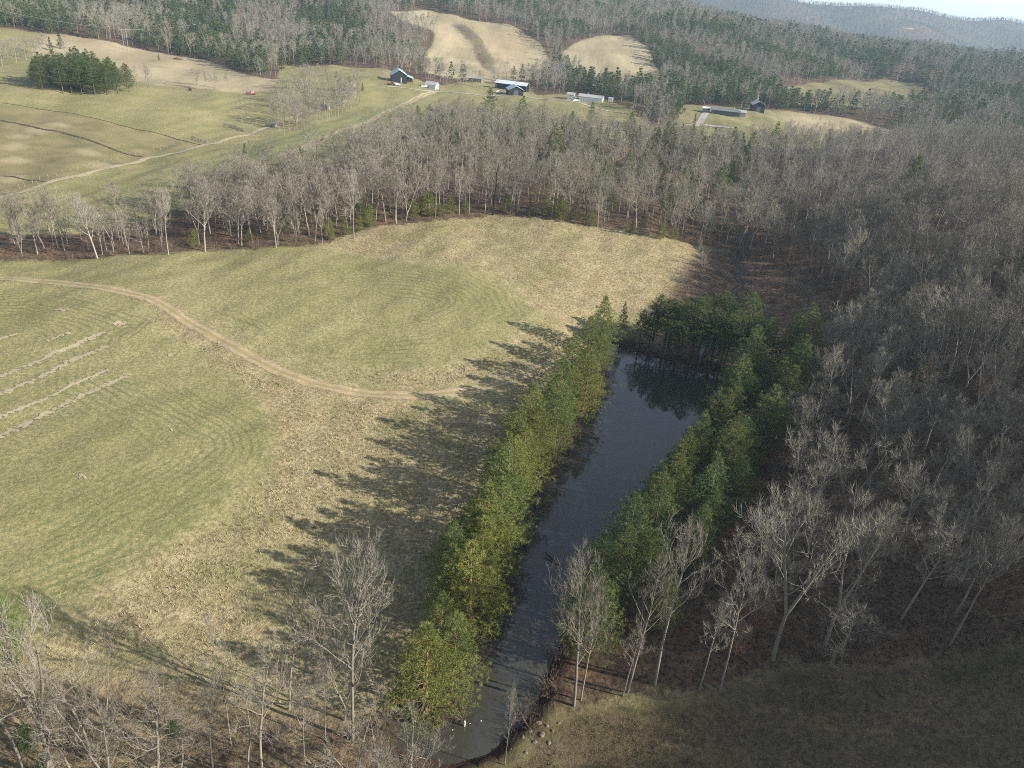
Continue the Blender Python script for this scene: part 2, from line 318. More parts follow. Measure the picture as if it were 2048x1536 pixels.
def ground_material():
    t = NT('ground'); P = t.pos()
    nA = t.noise(.018, 3, P); nB = t.noise(.09, 3, P); nC = t.noise(.45, 4, P, .6); nD = t.noise(1.7, 4, P, .65); nE = t.noise(5.0, 3, P, .7)
    wob = t.math('ADD', t.math('MULTIPLY', t.math('SUBTRACT', nC, .5), 5.0), t.math('MULTIPLY', t.math('SUBTRACT', nD, .5), 2.5))
    def zone(name, width, off=0.0, wobble=1.0):
        d = t.math('ADD', t.math('MULTIPLY_ADD', wob, wobble, off), t.attr(name))
        return t.ramp(d, -width, width)
    def lines(name, period, depth, seed):
        d = t.math('ADD', t.attr(name), t.math('ADD', t.math('MULTIPLY', nB, 4.0), t.math('MULTIPLY', nA, 9.0)))
        s = t.math('SINE', t.math('MULTIPLY', d, 2 * math.pi / period))
        k = t.ramp(s, .0, .9)
        k = t.math('MULTIPLY', k, t.ramp(t.noise(.06, 2, P), .35 + seed, .62 + seed))
        return t.math('MULTIPLY', k, depth)
    # short pasture: greener and strawier patches
    patch = t.math('ADD', t.math('MULTIPLY', t.math('SUBTRACT', nA, .5), 2.2), t.math('MULTIPLY', t.math('SUBTRACT', nB, .5), 1.7))
    patch = t.math('ADD', patch, t.math('MULTIPLY', t.math('SUBTRACT', nC, .5), 1.2))
    grass = t.mix(t.ramp(patch, -.6, .7), (.215, .202, .090), (.325, .278, .148))
    grass = t.mix(t.math('MULTIPLY', t.ramp(nC, .56, .72), .5), grass, (.135, .155, .058))
    grass = t.mix(t.ramp(nD, .36, .66), t.mix(.5, grass, (.06, .07, .03)), grass); grass = t.mix(t.ramp(nE, .30, .60), t.mix(.42, grass, (.07, .07, .03)), grass)
    ml = t.math('MULTIPLY', t.ramp(t.attr('knoll'), 0, 3), lines('knoll', 1.7, .45, .03))
    ml = t.math('MAXIMUM', ml, t.math('MULTIPLY', t.ramp(t.attr('leftf'), 0, 2), t.math('MULTIPLY', lines('leftf', 1.5, .5, -.03), t.ramp(t.attr('leftf'), 26, 9))))
    grass = t.mix(ml, grass, (.085, .105, .04))
    grass = t.mix(t.math('MULTIPLY', t.ramp(nE, .56, .72), .5), grass, (.38, .33, .20))
    # valley pastures
    grass = t.mix(t.math('MULTIPLY', zone('lush', 4), .75), grass, t.mix(nB, (.125, .155, .058), (.225, .215, .10)))
    grass = t.mix(t.math('MULTIPLY', zone('olive', 3), .8), grass, t.mix(t.ramp(nB, .3, .7), (.14, .122, .062), (.205, .17, .092)))
    grass = t.mix(t.math('MULTIPLY', zone('bare', 1.8, 0.0, .8), .32), grass, (.40, .34, .23))
    # tall dry grass
    tall = t.mix(t.ramp(nC, .32, .68), (.25, .205, .115), (.355, .30, .18))
    tall = t.mix(t.math('MULTIPLY', t.ramp(nB, .46, .66), .65), tall, (.185, .18, .08))
    tall = t.mix(t.math('MULTIPLY', t.ramp(nB, .42, .28), .32), tall, (.29, .19, .13))
    tall = t.mix(t.ramp(nD, .36, .62), t.mix(.5, tall, (.06, .045, .025)), tall)
    tall = t.mix(t.math('MULTIPLY', t.ramp(nE, .55, .72), .5), tall, (.40, .33, .20))
    c = t.mix(t.math('MULTIPLY', zone('tall', 3.5, 0.0, 2.2), .9), grass, tall)
    straw = t.mix(t.ramp(nA, .35, .65), (.265, .215, .135), (.335, .28, .18))
    straw = t.mix(t.math('MULTIPLY', t.ramp(nB, .5, .72), .4), straw, (.20, .19, .09))
    c = t.mix(zone('straw', 4, 0.0, 1.8), c, straw)
    marsh = t.mix(t.ramp(nC, .3, .7), (.105, .07, .048), (.21, .145, .105)); marsh = t.mix(t.ramp(nD, .35, .6), (.05, .035, .025), marsh)
    c = t.mix(zone('marsh', 4, 1.0), c, marsh)
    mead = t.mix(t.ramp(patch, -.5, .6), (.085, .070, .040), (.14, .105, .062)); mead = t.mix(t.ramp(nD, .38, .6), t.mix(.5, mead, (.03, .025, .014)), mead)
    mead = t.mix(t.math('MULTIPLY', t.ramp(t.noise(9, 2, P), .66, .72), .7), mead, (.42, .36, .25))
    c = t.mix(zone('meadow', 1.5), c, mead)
    # leaf litter under the woods
    lit = t.mix(t.ramp(nC, .3, .7), (.090, .062, .043), (.155, .108, .070)); lit = t.mix(t.math('MULTIPLY', t.ramp(nB, .48, .70), .75), lit, (.17, .10, .060))
    lit = t.mix(t.ramp(nD, .33, .6), (.045, .031, .022), lit)
    c = t.mix(zone('open', 1.6, 0.0, .8), lit, c)
    c = t.mix(zone('brush', 3, 0.0, 1.4), c, t.mix(t.ramp(patch, -.4, .4), t.mix(.2, lit, tall), t.mix(.6, lit, tall)))
    # wet mud at the shoreline
    c = t.mix(t.ramp(t.math('ADD', t.attr('pond'), t.math('MULTIPLY', wob, .5)), -4.0, -1.0), c, t.mix(nD, (.028, .02, .014), (.07, .045, .03)))
    h = t.math('ADD', t.math('MULTIPLY', nD, .6), t.math('MULTIPLY', nE, .35))
    rough_ = t.math('MAXIMUM', t.math('MULTIPLY', zone('tall', 2.5), .9), .5)
    b = t.n('Bump'); b.inputs['Distance'].default_value = .45; t.put(b.inputs['Strength'], rough_); t.put(b.inputs['Height'], h)
    t.bsdf(c, .95, b.outputs[0], .08)
    return t.m
def grid_mesh(name, X, Y, Z, mat, atts=None):
    ny, nx = X.shape; me = bpy.data.meshes.new(name)
    me.vertices.add(nx * ny); me.vertices.foreach_set('co', np.stack([X, Y, Z], -1).astype(np.float32).ravel())
    j, i = np.meshgrid(np.arange(ny - 1), np.arange(nx - 1), indexing='ij'); a = (j * nx + i).ravel()
    q = np.stack([a, a + 1, a + 1 + nx, a + nx], 1).astype(np.int32)
    me.loops.add(q.size); me.polygons.add(len(q))
    me.loops.foreach_set('vertex_index', q.ravel()); me.polygons.foreach_set('loop_start', np.arange(len(q), dtype=np.int32) * 4)
    me.polygons.foreach_set('loop_total', np.full(len(q), 4, np.int32)); me.polygons.foreach_set('use_smooth', np.ones(len(q), bool))
    me.materials.append(mat); me.update(calc_edges=True); me.validate()
    for k, v in (atts or {}).items():
        at = me.attributes.new(k, 'FLOAT', 'POINT'); at.data.foreach_set('value', np.clip(v, -200, 200).astype(np.float32).ravel())
    return me
tag(mesh_obj('ground', grid_mesh('ground', GXX, GYY, GZ, ground_material(), ATT)), kind='structure')

# ------------------------------------------------------------------ pond
def water_material():
    t = NT('pond_water'); P = t.pos()
    h = t.math('ADD', t.noise(.9, 3, P), t.math('MULTIPLY', t.noise(.12, 2, P), 1.5))
    col = t.mix(t.ramp(t.noise(.05, 2, P), .35, .65), (.036, .035, .029), (.048, .046, .038))
    t.bsdf(col, .04, t.bump(h, .008, .1), .5, IOR=1.6); return t.m
pw = MB(); ring = np.array([(x, y) for x, y in POND])
c0 = ring.mean(0); big = np.array([p + (p - q) / (np.linalg.norm(p - q) + 1e-9) * 0 for p, q in zip(ring, ring)])
# sheet a few metres larger than the shoreline; the banks rise through it
nrm = []
for i in range(len(ring)):
    e = ring[(i + 1) % len(ring)] - ring[i - 1]; e /= np.linalg.norm(e)
    nrm.append(np.array([e[1], -e[0]]))
area = sum(ring[i][0] * ring[(i + 1) % len(ring)][1] - ring[(i + 1) % len(ring)][0] * ring[i][1] for i in range(len(ring)))
sgn = 1 if area > 0 else -1
big = ring + np.array(nrm) * sgn * 0.6
pw.add(np.c_[big, np.zeros(len(big))], [tuple(range(len(big)))[::sgn]])
tag(pw.build('water', water_material()), kind='structure')

# ------------------------------------------------------------------ draped strips: tracks, roads, ditches, creek
def strip(name, px, width, mat, step=1.0, lift=.05, world=False, nw=8, soft=4):
    P = resample(px if world else hits(px), step, soft); T = np.gradient(P, axis=0); T /= np.linalg.norm(T, axis=1)[:, None] + 1e-9
    N = np.c_[-T[:, 1], T[:, 0]]; u = np.linspace(-1, 1, nw + 1)
    X = P[:, None, 0] + N[:, None, 0] * u * width / 2; Y = P[:, None, 1] + N[:, None, 1] * u * width / 2
    Z = hz(X.ravel(), Y.ravel()).reshape(X.shape) + lift
    me = grid_mesh(name, X, Y, Z, mat, {'across': np.broadcast_to(u, X.shape)})
    return tag(mesh_obj(name, me), kind='structure')
def strip_material(name, c1, c2, mid=None, ragged=.5, ruts=False):
    t = NT(name); P = t.pos(); a = t.math('ABSOLUTE', t.attr('across')); n1 = t.noise(.7, 4, P); n2 = t.noise(3, 3, P)
    c = t.mix(t.ramp(n1, .3, .7), c1, c2); c = t.mix(t.math('MULTIPLY', t.ramp(n2, .4, .65), .35), c, tuple(x * .6 for x in c1))
    if mid: c = t.mix(t.math('MULTIPLY', t.ramp(t.math('ADD', a, t.math('MULTIPLY', n1, .3)), .46, .22), 1.0), c, mid)
    q = t.bsdf(c, .95, t.bump(n2, .3, .1), .1)
    al = t.ramp(t.math('ADD', a, t.math('ADD', t.math('MULTIPLY', t.math('SUBTRACT', n1, .5), ragged * 1.6), t.math('MULTIPLY', t.math('SUBTRACT', n2, .5), ragged))), .84, .6)
    t.put(q.inputs['Alpha'], al); return t.m
TRACK = [(-150,552),(0,557),(100,563),(200,575),(270,588),(320,605),(370,640),(440,680),(510,720),(580,752),(650,774),(740,789),(830,793),(920,785),(1000,766),(1060,745),(1110,725),(1150,705)]
strip('track', TRACK, 3.8, strip_material('worn_track', (.27, .215, .13), (.36, .295, .19), (.225, .19, .095), .7))
mroad = strip_material('farm_road', (.25, .21, .145), (.36, .31, .22), (.27, .24, .15), .3)
mgrav = strip_material('pale_gravel', (.30, .27, .23), (.42, .38, .34), None, .25)
mdirt = strip_material('dirt_lane', (.29, .225, .15), (.38, .31, .21), (.22, .20, .10), .35)
strip('road', [(-120,425),(0,397),(80,372),(150,353),(230,333),(300,315),(380,298),(430,288),(480,273),(540,252),(575,238),(620,222),(660,214),(700,200)], 3.2, mroad, 1.5, .09)
strip('lane', [(560,318),(610,296),(660,272),(715,252),(770,226),(815,207),(845,192),(868,183)], 6.0, mdirt, 1.5, .1)
strip('gravel_road', [(770,172),(800,175),(835,180),(870,183),(930,187),(1000,191),(1060,195),(1120,201),(1180,212),(1220,224)], 3.6, mgrav, 2, .15)
strip('driveway', [(1398,252),(1404,238),(1410,228),(1418,222)], 6, mgrav, 1.5, .15)
strip('driveway', [(1335,258),(1370,251),(1410,249),(1470,256)], 4, mgrav, 1.5, .15)
mditch = strip_material('ditch_earth', (.055, .045, .025), (.10, .08, .045), None, .7)
strip('ditch', [(-60,226),(0,241),(40,248),(80,258),(130,266),(170,278),(210,292),(255,309),(290,314)], 1.8, mditch, 1.0, .07)
strip('ditch', [(0,205),(100,221),(200,239),(290,262),(330,270),(380,285),(412,292)], .9, mditch, 1.0, .07)
strip('ditch', [(0,351),(40,356),(80,363),(110,366)], 1.0, mditch, 1.0, .07)

def creek_material():
    t = NT('creek_water'); P = t.pos(); n1 = t.noise(.6, 3, P); n2 = t.noise(2.5, 3, P); a = t.math('ABSOLUTE', t.attr('across'))
    q = t.bsdf(t.mix(t.ramp(n2, .4, .6), (.012, .010, .008), (.03, .024, .018)), t.mix(t.ramp(a, .3, .7), (.45, .45, .45), (.9, .9, .9)), t.bump(n2, .2, .05), .5)
    t.put(q.inputs['Alpha'], t.ramp(t.math('ADD', a, t.math('MULTIPLY', t.math('SUBTRACT', n1, .5), 1.2)), .95, .7)); return t.m
strip('creek', [(1480,470),(1476,485),(1481,496),(1475,505),(1482,514),(1472,522),(1476,531),(1486,539),(1484,546),(1474,553),(1478,562),(1485,569),(1474,579),(1466,586),(1472,594),(1461,601),(1465,612),(1450,622),(1454,636),(1436,648),(1428,668),(1410,685),(1402,706),(1395,728)], 2.0, creek_material(), .5, .06, soft=1.2)
# ------------------------------------------------------------------ plant materials
def bark_material(name, c1, c2, sc=6):
    t = NT(name); oi = t.n('ObjectInfo'); nz = t.noise(sc, 3, t.n('TexCoord').outputs['Object'])
    c = t.mix(nz, c1, c2)
    c = t.mix(t.math('MULTIPLY', oi.outputs['Random'], .5), c, (.10, .088, .070))
    c = t.mix(1.0, c, oi.outputs['Color'], 'MULTIPLY')
    t.bsdf(c, .9, t.bump(nz, .4, .05), .1); return t.m
M_TRUNK = bark_material('pale_bark', (.17, .15, .122), (.36, .33, .285))
M_TWIG = bark_material('twig_bark', (.195, .178, .145), (.33, .305, .255), 2)
M_PTRUNK = bark_material('pine_bark', (.07, .055, .045), (.13, .105, .088))
def needle_material(name, ca, cb, cc):
    t = NT(name); oi = t.n('ObjectInfo'); P = t.n('TexCoord').outputs['Object']
    n1 = t.noise(.55, 2, P); n2 = t.noise(3.2, 2, P)
    c = t.mix(t.ramp(n1, .35, .65), ca, cb)
    c = t.mix(t.math('MULTIPLY', t.ramp(n2, .5, .75), .6), c, cc)
    c = t.mix(t.math('MULTIPLY', oi.outputs['Random'], .35), c, (.060, .082, .032))
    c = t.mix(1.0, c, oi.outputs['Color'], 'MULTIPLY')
    d = t.n('BsdfPrincipled'); t.put(d.inputs['Base Color'], c); d.inputs['Roughness'].default_value = .6; d.inputs['Specular IOR Level'].default_value = .25
    tr = t.n('BsdfTranslucent'); t.put(tr.inputs[0], c)
    mx = t.n('MixShader'); mx.inputs[0].default_value = .28
    t.t.links.new(d.outputs[0], mx.inputs[1]); t.t.links.new(tr.outputs[0], mx.inputs[2]); t.t.links.new(mx.outputs[0], t.out.inputs[0])
    return t.m
M_NEEDLE = needle_material('pine_needles', (.072, .104, .042), (.128, .155, .060), (.175, .19, .078))
M_CEDAR = needle_material('cedar_needles', (.050, .058, .026), (.080, .078, .034), (.110, .095, .045))
M_DRYLEAF = bark_material('dry_leaves', (.19, .085, .045), (.30, .15, .08), 3)

def unit(v): return v / (np.linalg.norm(v) + 1e-9)
def rot_about(d, ang, az):
    a = np.cross(d, (0, 0, 1.0)) if abs(d[2]) < .95 else np.cross(d, (1.0, 0, 0))
    a = unit(a); b = np.cross(d, a)
    return unit(d * math.cos(ang) + (a * math.cos(az) + b * math.sin(az)) * math.sin(ang))
UP = np.array([0, 0, 1.0])
def sliver(B, p, q, w, rg, mat=0):
    d = q - p; s = unit(np.cross(d, rg.normal(size=3))) * w * .5
    B.add([p - s, p + s, q], [(0, 1, 2)], mat)
def bare_tree(seed, h, spread=.36, tr=.17, fork=0, base=.38, nlimb=15, lod=0, upright=.5, wig=.10, matT=0, matC=0, T=None, C=None):
    """leafless tree; lod 0 near, 1 middle, 2 far. Returns trunk builder and crown builder"""
    rg = np.random.RandomState(seed); T = T or MB(); C = C or MB()
    def path(p, d, L, n, wig, lift):
        out = [p]
        for i in range(n):
            d = unit(d + rg.normal(size=3) * wig + UP * lift); p = p + d * L / n; out.append(p)
        return np.array(out), d
    def along(P, t):
        k = t * (len(P) - 1); i = min(int(k), len(P) - 2); return P[i] + (P[i + 1] - P[i]) * (k - i), unit(P[i + 1] - P[i])
    def twigs(P, L, n, w):
        for _ in range(n):
            p, d = along(P, rg.uniform(.25, 1)); q = rot_about(d, rg.uniform(.3, .9), rg.uniform(0, 6.28))
            sliver(C, p, p + unit(q + UP * .35) * L * rg.uniform(.6, 1.2), w, rg, matC)
    def limb(p, d, L, r, top):
        P, _ = path(p, d, L, 5 if lod == 0 else 3, wig * 1.3, .09)
        n = len(P); rad = [r * (1 - .85 * i / (n - 1)) for i in range(n)]
        if lod < 2: T.tube(P, rad, 5 if lod == 0 else 3, matT, False)
        else: sliver(T, P[0], P[-1], r * 2.4, rg, matT)
        n2 = max(3, int(6.5 * L / (h * .3) + .5)) if lod < 2 else 5
        for k in range(n2):
            t = .22 + .78 * (k + rg.uniform(0, 1)) / n2; p2, d2 = along(P, min(t, 1)); L2 = L * rg.uniform(.32, .6) * (1.15 - .5 * t)
            q = unit(rot_about(d2, rg.uniform(.5, 1.0), rg.uniform(0, 6.28)) + UP * .25)
            r2 = r * .42 * (1.1 - .6 * t)
            if lod == 2:
                e = p2 + q * L2 * 1.2; sliver(C, p2, e, .085, rg, matC)
                for _ in range(4):
                    s = p2 + (e - p2) * rg.uniform(.2, 1); sliver(C, s, s + unit(rot_about(q, rg.uniform(.3, .9), rg.uniform(0, 6.28)) + UP * .4) * rg.uniform(.8, 1.6) * h / 14, .075, rg, matC)
                continue
            P2, _ = path(p2, q, L2, 3 if lod == 0 else 2, wig * 1.5, .1)
            n_ = len(P2); C.tube(P2, [r2 * (1 - .75 * i / (n_ - 1)) for i in range(n_)], 3, matC, False)
            n3 = 5 if lod == 0 else 4
            for j in range(n3):
                t3 = .2 + .8 * (j + rg.uniform(0, 1)) / n3; p3, d3 = along(P2, min(t3, 1)); q3 = unit(rot_about(d3, rg.uniform(.4, .95), rg.uniform(0, 6.28)) + UP * .3)
                L3 = max(L2 * rg.uniform(.35, .65), .45)
                if lod == 0:
                    P3, _ = path(p3, q3, L3, 2, wig * 1.6, .1); C.tube(P3, [.017, .011, .006], 3, matC, False); twigs(P3, .75, 5, .024)
                else:
                    e = p3 + q3 * L3; sliver(C, p3, e, .045, rg, matC); twigs(np.array([p3, e]), .85, 3, .034)
    def stem(p, d, L, r, n0, t0, n):
        P, _ = path(p, d, L, 9 if lod == 0 else 5, wig * .35, .03)
        m_ = len(P); T.tube(P, [r * (1 - .9 * (i / (m_ - 1)) ** 1.1) for i in range(m_)], 8 if lod == 0 else (5 if lod == 1 else 3), matT)
        az = rg.uniform(0, 6.28)
        for k in range(n):
            t = t0 + (1 - t0) * ((k + rg.uniform(0, .9)) / n) ** .9; p1, d1 = along(P, min(t, .99)); az += 2.4 + rg.uniform(-.4, .4)
            u = (t - t0) / (1 - t0)
            LL = h * spread * (1.05 - .78 * u ** 1.3) * rg.uniform(.6, 1.15)
            if u < .15: LL *= .75
            limb(p1, unit(rot_about(d1, rg.uniform(.75, 1.15) * (1 - upright * u * .8), az)), LL, r * (.42 - .26 * u), t)
    if fork:
        Pt, d = path(np.zeros(3), UP + rg.normal(size=3) * .03, h * base, 4, .03, .02)
        T.tube(Pt, [tr * (1.25 if i == 0 else 1 - .08 * i) for i in range(5)], 8 if lod == 0 else 4, matT, False)
        for k in range(fork):
            dd = rot_about(UP, rg.uniform(.16, .38), k * 6.28 / fork + rg.uniform(-.5, .5))
            stem(Pt[-1], dd, h * (1 - base) * rg.uniform(.88, 1.02), tr * .72, 0, .15, max(5, int(nlimb / fork * 1.15)))
    else:
        stem(np.array([0, 0, -.2]), unit(UP + rg.normal(size=3) * .03), h, tr, 0, base, nlimb)
    return T, C
def pine(seed, h, crown0=.22, width=.24, lod=0, dens=1.0, cedar=False, matT=0, matC=0, T=None, C=None):
    rg = np.random.RandomState(seed); T = T or MB(); C = C or MB()
    n = 8; lean = rg.normal(size=2) * .015 * h
    P = np.array([[lean[0] * (i / n) ** 2, lean[1] * (i / n) ** 2, -.2 + (h * .985 + .2) * i / n] for i in range(n + 1)])
    T.tube(P, [h * .0135 * (1.08 - i / n) for i in range(n + 1)], 7 if lod == 0 else 4, matT)
    VV = []; 
    def tuft(p, d, size, nb):
        for _ in range(nb):
            q = unit(d * .55 + rg.normal(size=3) * .62 + UP * .25); s = unit(np.cross(q, rg.normal(size=3))); L = size * rg.uniform(.7, 1.25); w = size * (.13 if lod == 0 else .30)
            VV.append((p - s * w * .5, p + s * w * .5, p + q * L))
    nw = int((h * (1 - crown0)) / (.46 if lod == 0 else (.8 if lod == 1 else 1.3)))
    for k in range(nw):
        u = (k + rg.uniform(0, .6)) / nw; z = h * (crown0 + (1 - crown0) * u); 
        prof = (min(1, (u + .05) / .22) ** .6) * (1 - u ** 1.3) ** .9 + .05 if not cedar else (1 - u) ** .75 * min(1, (u + .15) / .2) + .05
        nb = 5 if lod == 0 else 4
        a0 = rg.uniform(0, 6.28)
        for b in range(nb):
            if rg.rand() < .12: continue
            az = a0 + 6.28 * b / nb + rg.uniform(-.35, .35); L = h * width * prof * rg.uniform(.55, 1.22)
            rise = .10 + .55 * u + rg.uniform(-.12, .12)
            d = unit(np.array([math.cos(az), math.sin(az), rise])); p0 = np.array([lean[0] * (z / h) ** 2, lean[1] * (z / h) ** 2, z]); tip = p0 + d * L + np.array([0, 0, .05 * L])
            if lod == 0: T.tube([p0, (p0 + tip) / 2 - UP * .03 * L, tip], [.035 * (1.1 - u) + .008, .02, .006], 3, matT, False)
            elif lod == 1: sliver(T, p0, tip, .07, rg, matT)
            side = unit(np.cross(d, UP))
            nt = max(3, int((L * 6.5 + 3) * dens)) if lod == 0 else (max(3, int(L * 3 + 1)) if lod == 1 else 3)
            for j in range(nt):
                t = rg.uniform(.25, 1.0) ** .75; off = side * rg.normal() * L * .26 * (1.15 - t * .55) + UP * rg.normal() * .12
                pp = p0 + (tip - p0) * t + off
                tuft(pp, unit(d + side * np.sign(off @ side) * .5), (.26 if lod == 0 else (.62 if lod == 1 else 1.15)) * (1 if not cedar else .8), 15 if lod == 0 else (8 if lod == 1 else 7))
    V = np.array(VV).reshape(-1, 3); C.add(V, [(i, i + 1, i + 2) for i in range(0, len(V), 3)], matC)
    return T, C
def shrub(seed, h, r, n=26, leaf=0):
    """several stems from one root with fine twigs"""
    rg = np.random.RandomState(seed); B = MB()
    for i in range(n):
        az = rg.uniform(0, 6.28); d = unit(np.array([math.cos(az), math.sin(az), rg.uniform(.8, 2.2)])); L = h * rg.uniform(.6, 1.1)
        p = np.array([math.cos(az), math.sin(az), 0]) * r * .25 * rg.rand() - UP * .1; q = p + d * L
        s = unit(np.cross(d, rg.normal(size=3))) * .02; B.add([p - s, p + s, q], [(0, 1, 2)], 0)
        for _ in range(7):
            a = p + (q - p) * rg.uniform(.3, 1); sliver(B, a, a + unit(d + rg.normal(size=3) * .6) * h * rg.uniform(.2, .42), .022, rg, 0)
    return B
# ------------------------------------------------------------------ instancing of what nobody could count
LOOSE = []
def source(name, me):
    o = bpy.data.objects.new(name, me); LOOSE.append(o); return o
def stuff(name, pts, rz, sc, vi, sources, label, cat, tilt=None):
    """ONE object: a cloud of points, a copy of one of the source meshes standing on each"""
    me = bpy.data.meshes.new(name); n = len(pts)
    me.vertices.add(n); me.vertices.foreach_set('co', np.asarray(pts, np.float32).ravel())
    for k, v, ty in (('rz', rz, 'FLOAT'), ('sc', sc, 'FLOAT'), ('vi', vi, 'INT')):
        a = me.attributes.new(k, ty, 'POINT'); a.data.foreach_set('value', np.asarray(v, np.float32 if ty == 'FLOAT' else np.int32))
    for mt in sources[0].data.materials: me.materials.append(mt)
    o = mesh_obj(name, me); tag(o, label, cat, kind='stuff')
    g = bpy.data.node_groups.new(name, 'GeometryNodeTree')
    g.interface.new_socket('Geometry', in_out='INPUT', socket_type='NodeSocketGeometry'); g.interface.new_socket('Geometry', in_out='OUTPUT', socket_type='NodeSocketGeometry')
    gi = g.nodes.new('NodeGroupInput'); go = g.nodes.new('NodeGroupOutput'); ip = g.nodes.new('GeometryNodeInstanceOnPoints'); ge = g.nodes.new('GeometryNodeGeometryToInstance')
    for s_ in reversed(sources):
        q = g.nodes.new('GeometryNodeObjectInfo'); q.inputs[0].default_value = s_; q.inputs['As Instance'].default_value = False; g.links.new(q.outputs['Geometry'], ge.inputs[0])
    def na(nm, ty):
        q = g.nodes.new('GeometryNodeInputNamedAttribute'); q.data_type = ty; q.inputs[0].default_value = nm; return q.outputs[0]
    cx = g.nodes.new('ShaderNodeCombineXYZ'); g.links.new(na('rz', 'FLOAT'), cx.inputs[2])
    g.links.new(gi.outputs[0], ip.inputs['Points']); g.links.new(ge.outputs[0], ip.inputs['Instance']); ip.inputs['Pick Instance'].default_value = True
    g.links.new(na('vi', 'INT'), ip.inputs['Instance Index']); g.links.new(cx.outputs[0], ip.inputs['Rotation']); g.links.new(na('sc', 'FLOAT'), ip.inputs['Scale'])
    g.links.new(ip.outputs[0], go.inputs[0])
    md = o.modifiers.new('copies', 'NODES'); md.node_group = g
    return o
RG = np.random.RandomState(7)
def mk_bare(i, lod, **k):
    T, C = bare_tree(i, lod=lod, **k); return T, C
# kinds of bare tree: (label words, parameters); every mesh is 14 m tall and scaled by its user
KINDS = [('slender', dict(h=14, spread=.27, tr=.13, base=.45, nlimb=17, upright=.7)),
         ('broad-crowned', dict(h=14, spread=.42, tr=.19, base=.32, nlimb=17, upright=.35, wig=.13)),
         ('forked', dict(h=14, spread=.34, tr=.19, base=.30, fork=2, nlimb=17, upright=.5)),
         ('tall straight', dict(h=14, spread=.30, tr=.16, base=.52, nlimb=16, upright=.6)),
         ('crooked', dict(h=14, spread=.40, tr=.18, base=.26, nlimb=16, upright=.4, wig=.2)),
         ('three-stemmed', dict(h=14, spread=.33, tr=.18, base=.16, fork=3, nlimb=20, upright=.6)),
         ('sparse', dict(h=14, spread=.26, tr=.14, base=.40, nlimb=10, upright=.7, wig=.12)),
         ('sparse two-stemmed', dict(h=14, spread=.36, tr=.20, base=.42, fork=2, nlimb=11, upright=.75, wig=.12))]
BARE_N = []
for i, (nm, k) in enumerate(KINDS):
    T, C = bare_tree(100 + i, lod=0, **k)
    BARE_N.append((T.mesh('trunk', M_TRUNK, True), C.mesh('crown', M_TWIG)))
def merged(fn, lod, mats, **k):
    B = MB(); fn(T=B, C=B, lod=lod, matT=0, matC=1, **k); return B.mesh('tree', mats)
BARE_M = [source('bare_tree_mid', merged(bare_tree, 1, [M_TRUNK, M_TWIG], seed=200 + i, **k)) for i, (nm, k) in enumerate(KINDS)]
BARE_F = [source('bare_tree_far', merged(bare_tree, 2, [M_TRUNK, M_TWIG], seed=300 + i, **k)) for i, (nm, k) in enumerate(KINDS[:5])]
PKINDS = [dict(h=12, crown0=.16, width=.235), dict(h=12, crown0=.22, width=.21), dict(h=12, crown0=.12, width=.26), dict(h=12, crown0=.28, width=.225), dict(h=12, crown0=.10, width=.22), dict(h=12, crown0=.30, width=.26)]
PINE_N = []
for i, k in enumerate(PKINDS):
    T, C = pine(400 + i, **k); PINE_N.append((T.mesh('trunk', M_PTRUNK, True), C.mesh('crown', M_NEEDLE)))
T, C = pine(440, 6, .03, .36, 0, 1.2); YOUNG = (T.mesh('trunk', M_PTRUNK, True), C.mesh('crown', M_NEEDLE))
T, C = pine(441, 7, .02, .17, 0, 1.6, True); CEDAR = (T.mesh('trunk', M_PTRUNK, True), C.mesh('crown', M_CEDAR))
PINE_M = [source('pine_mid', merged(pine, 1, [M_PTRUNK, M_NEEDLE], seed=500 + i, h=12, crown0=k['crown0'] * .6, width=k['width'] * 1.2)) for i, k in enumerate(PKINDS)]
PINE_F = [source('pine_far', merged(pine, 2, [M_PTRUNK, M_NEEDLE], seed=600 + i, h=12, crown0=k['crown0'] * .4, width=k['width'] * 1.25)) for i, k in enumerate(PKINDS[:4])]
print('tris', [len(a.polygons) + len(b.polygons) for a, b in BARE_N], [len(o.data.polygons) for o in BARE_M + BARE_F], [len(b.polygons) for a, b in PINE_N], [len(o.data.polygons) for o in PINE_M + PINE_F])
def tree(name, meshes, loc, rz, sc, label, cat, group, color=None, tilt=(0, 0), wide=1.0):
    r = empty(name, loc); r.rotation_euler = (tilt[0], tilt[1], rz); r.scale = (sc * wide, sc * wide, sc); tag(r, label, cat, group)
    for nm, me in zip(('trunk', 'crown'), meshes):
        o = mesh_obj(nm, me, r)
        if color is not None: o.color = (*color, 1)
    return r
# ------------------------------------------------------------------ where the trees stand
def ordinal(n):
    w = 'first second third fourth fifth sixth seventh eighth ninth tenth eleventh twelfth thirteenth fourteenth fifteenth sixteenth seventeenth eighteenth nineteenth twentieth'.split()
    if n <= 20: return w[n - 1]
    return {2: 'twenty', 3: 'thirty', 4: 'forty'}[n // 10] + '-' + w[n % 10 - 1] if n % 10 else {3: 'thirtieth', 4: 'fortieth'}[n // 10]
def height_for(base_px, top_px):
    b = hit(*base_px); d = ray(*top_px); t = math.hypot(b[0], b[1]) / math.hypot(d[0], d[1])
    return b, CAM_H + d[2] * t - b[2]
PINES_DONE = 0
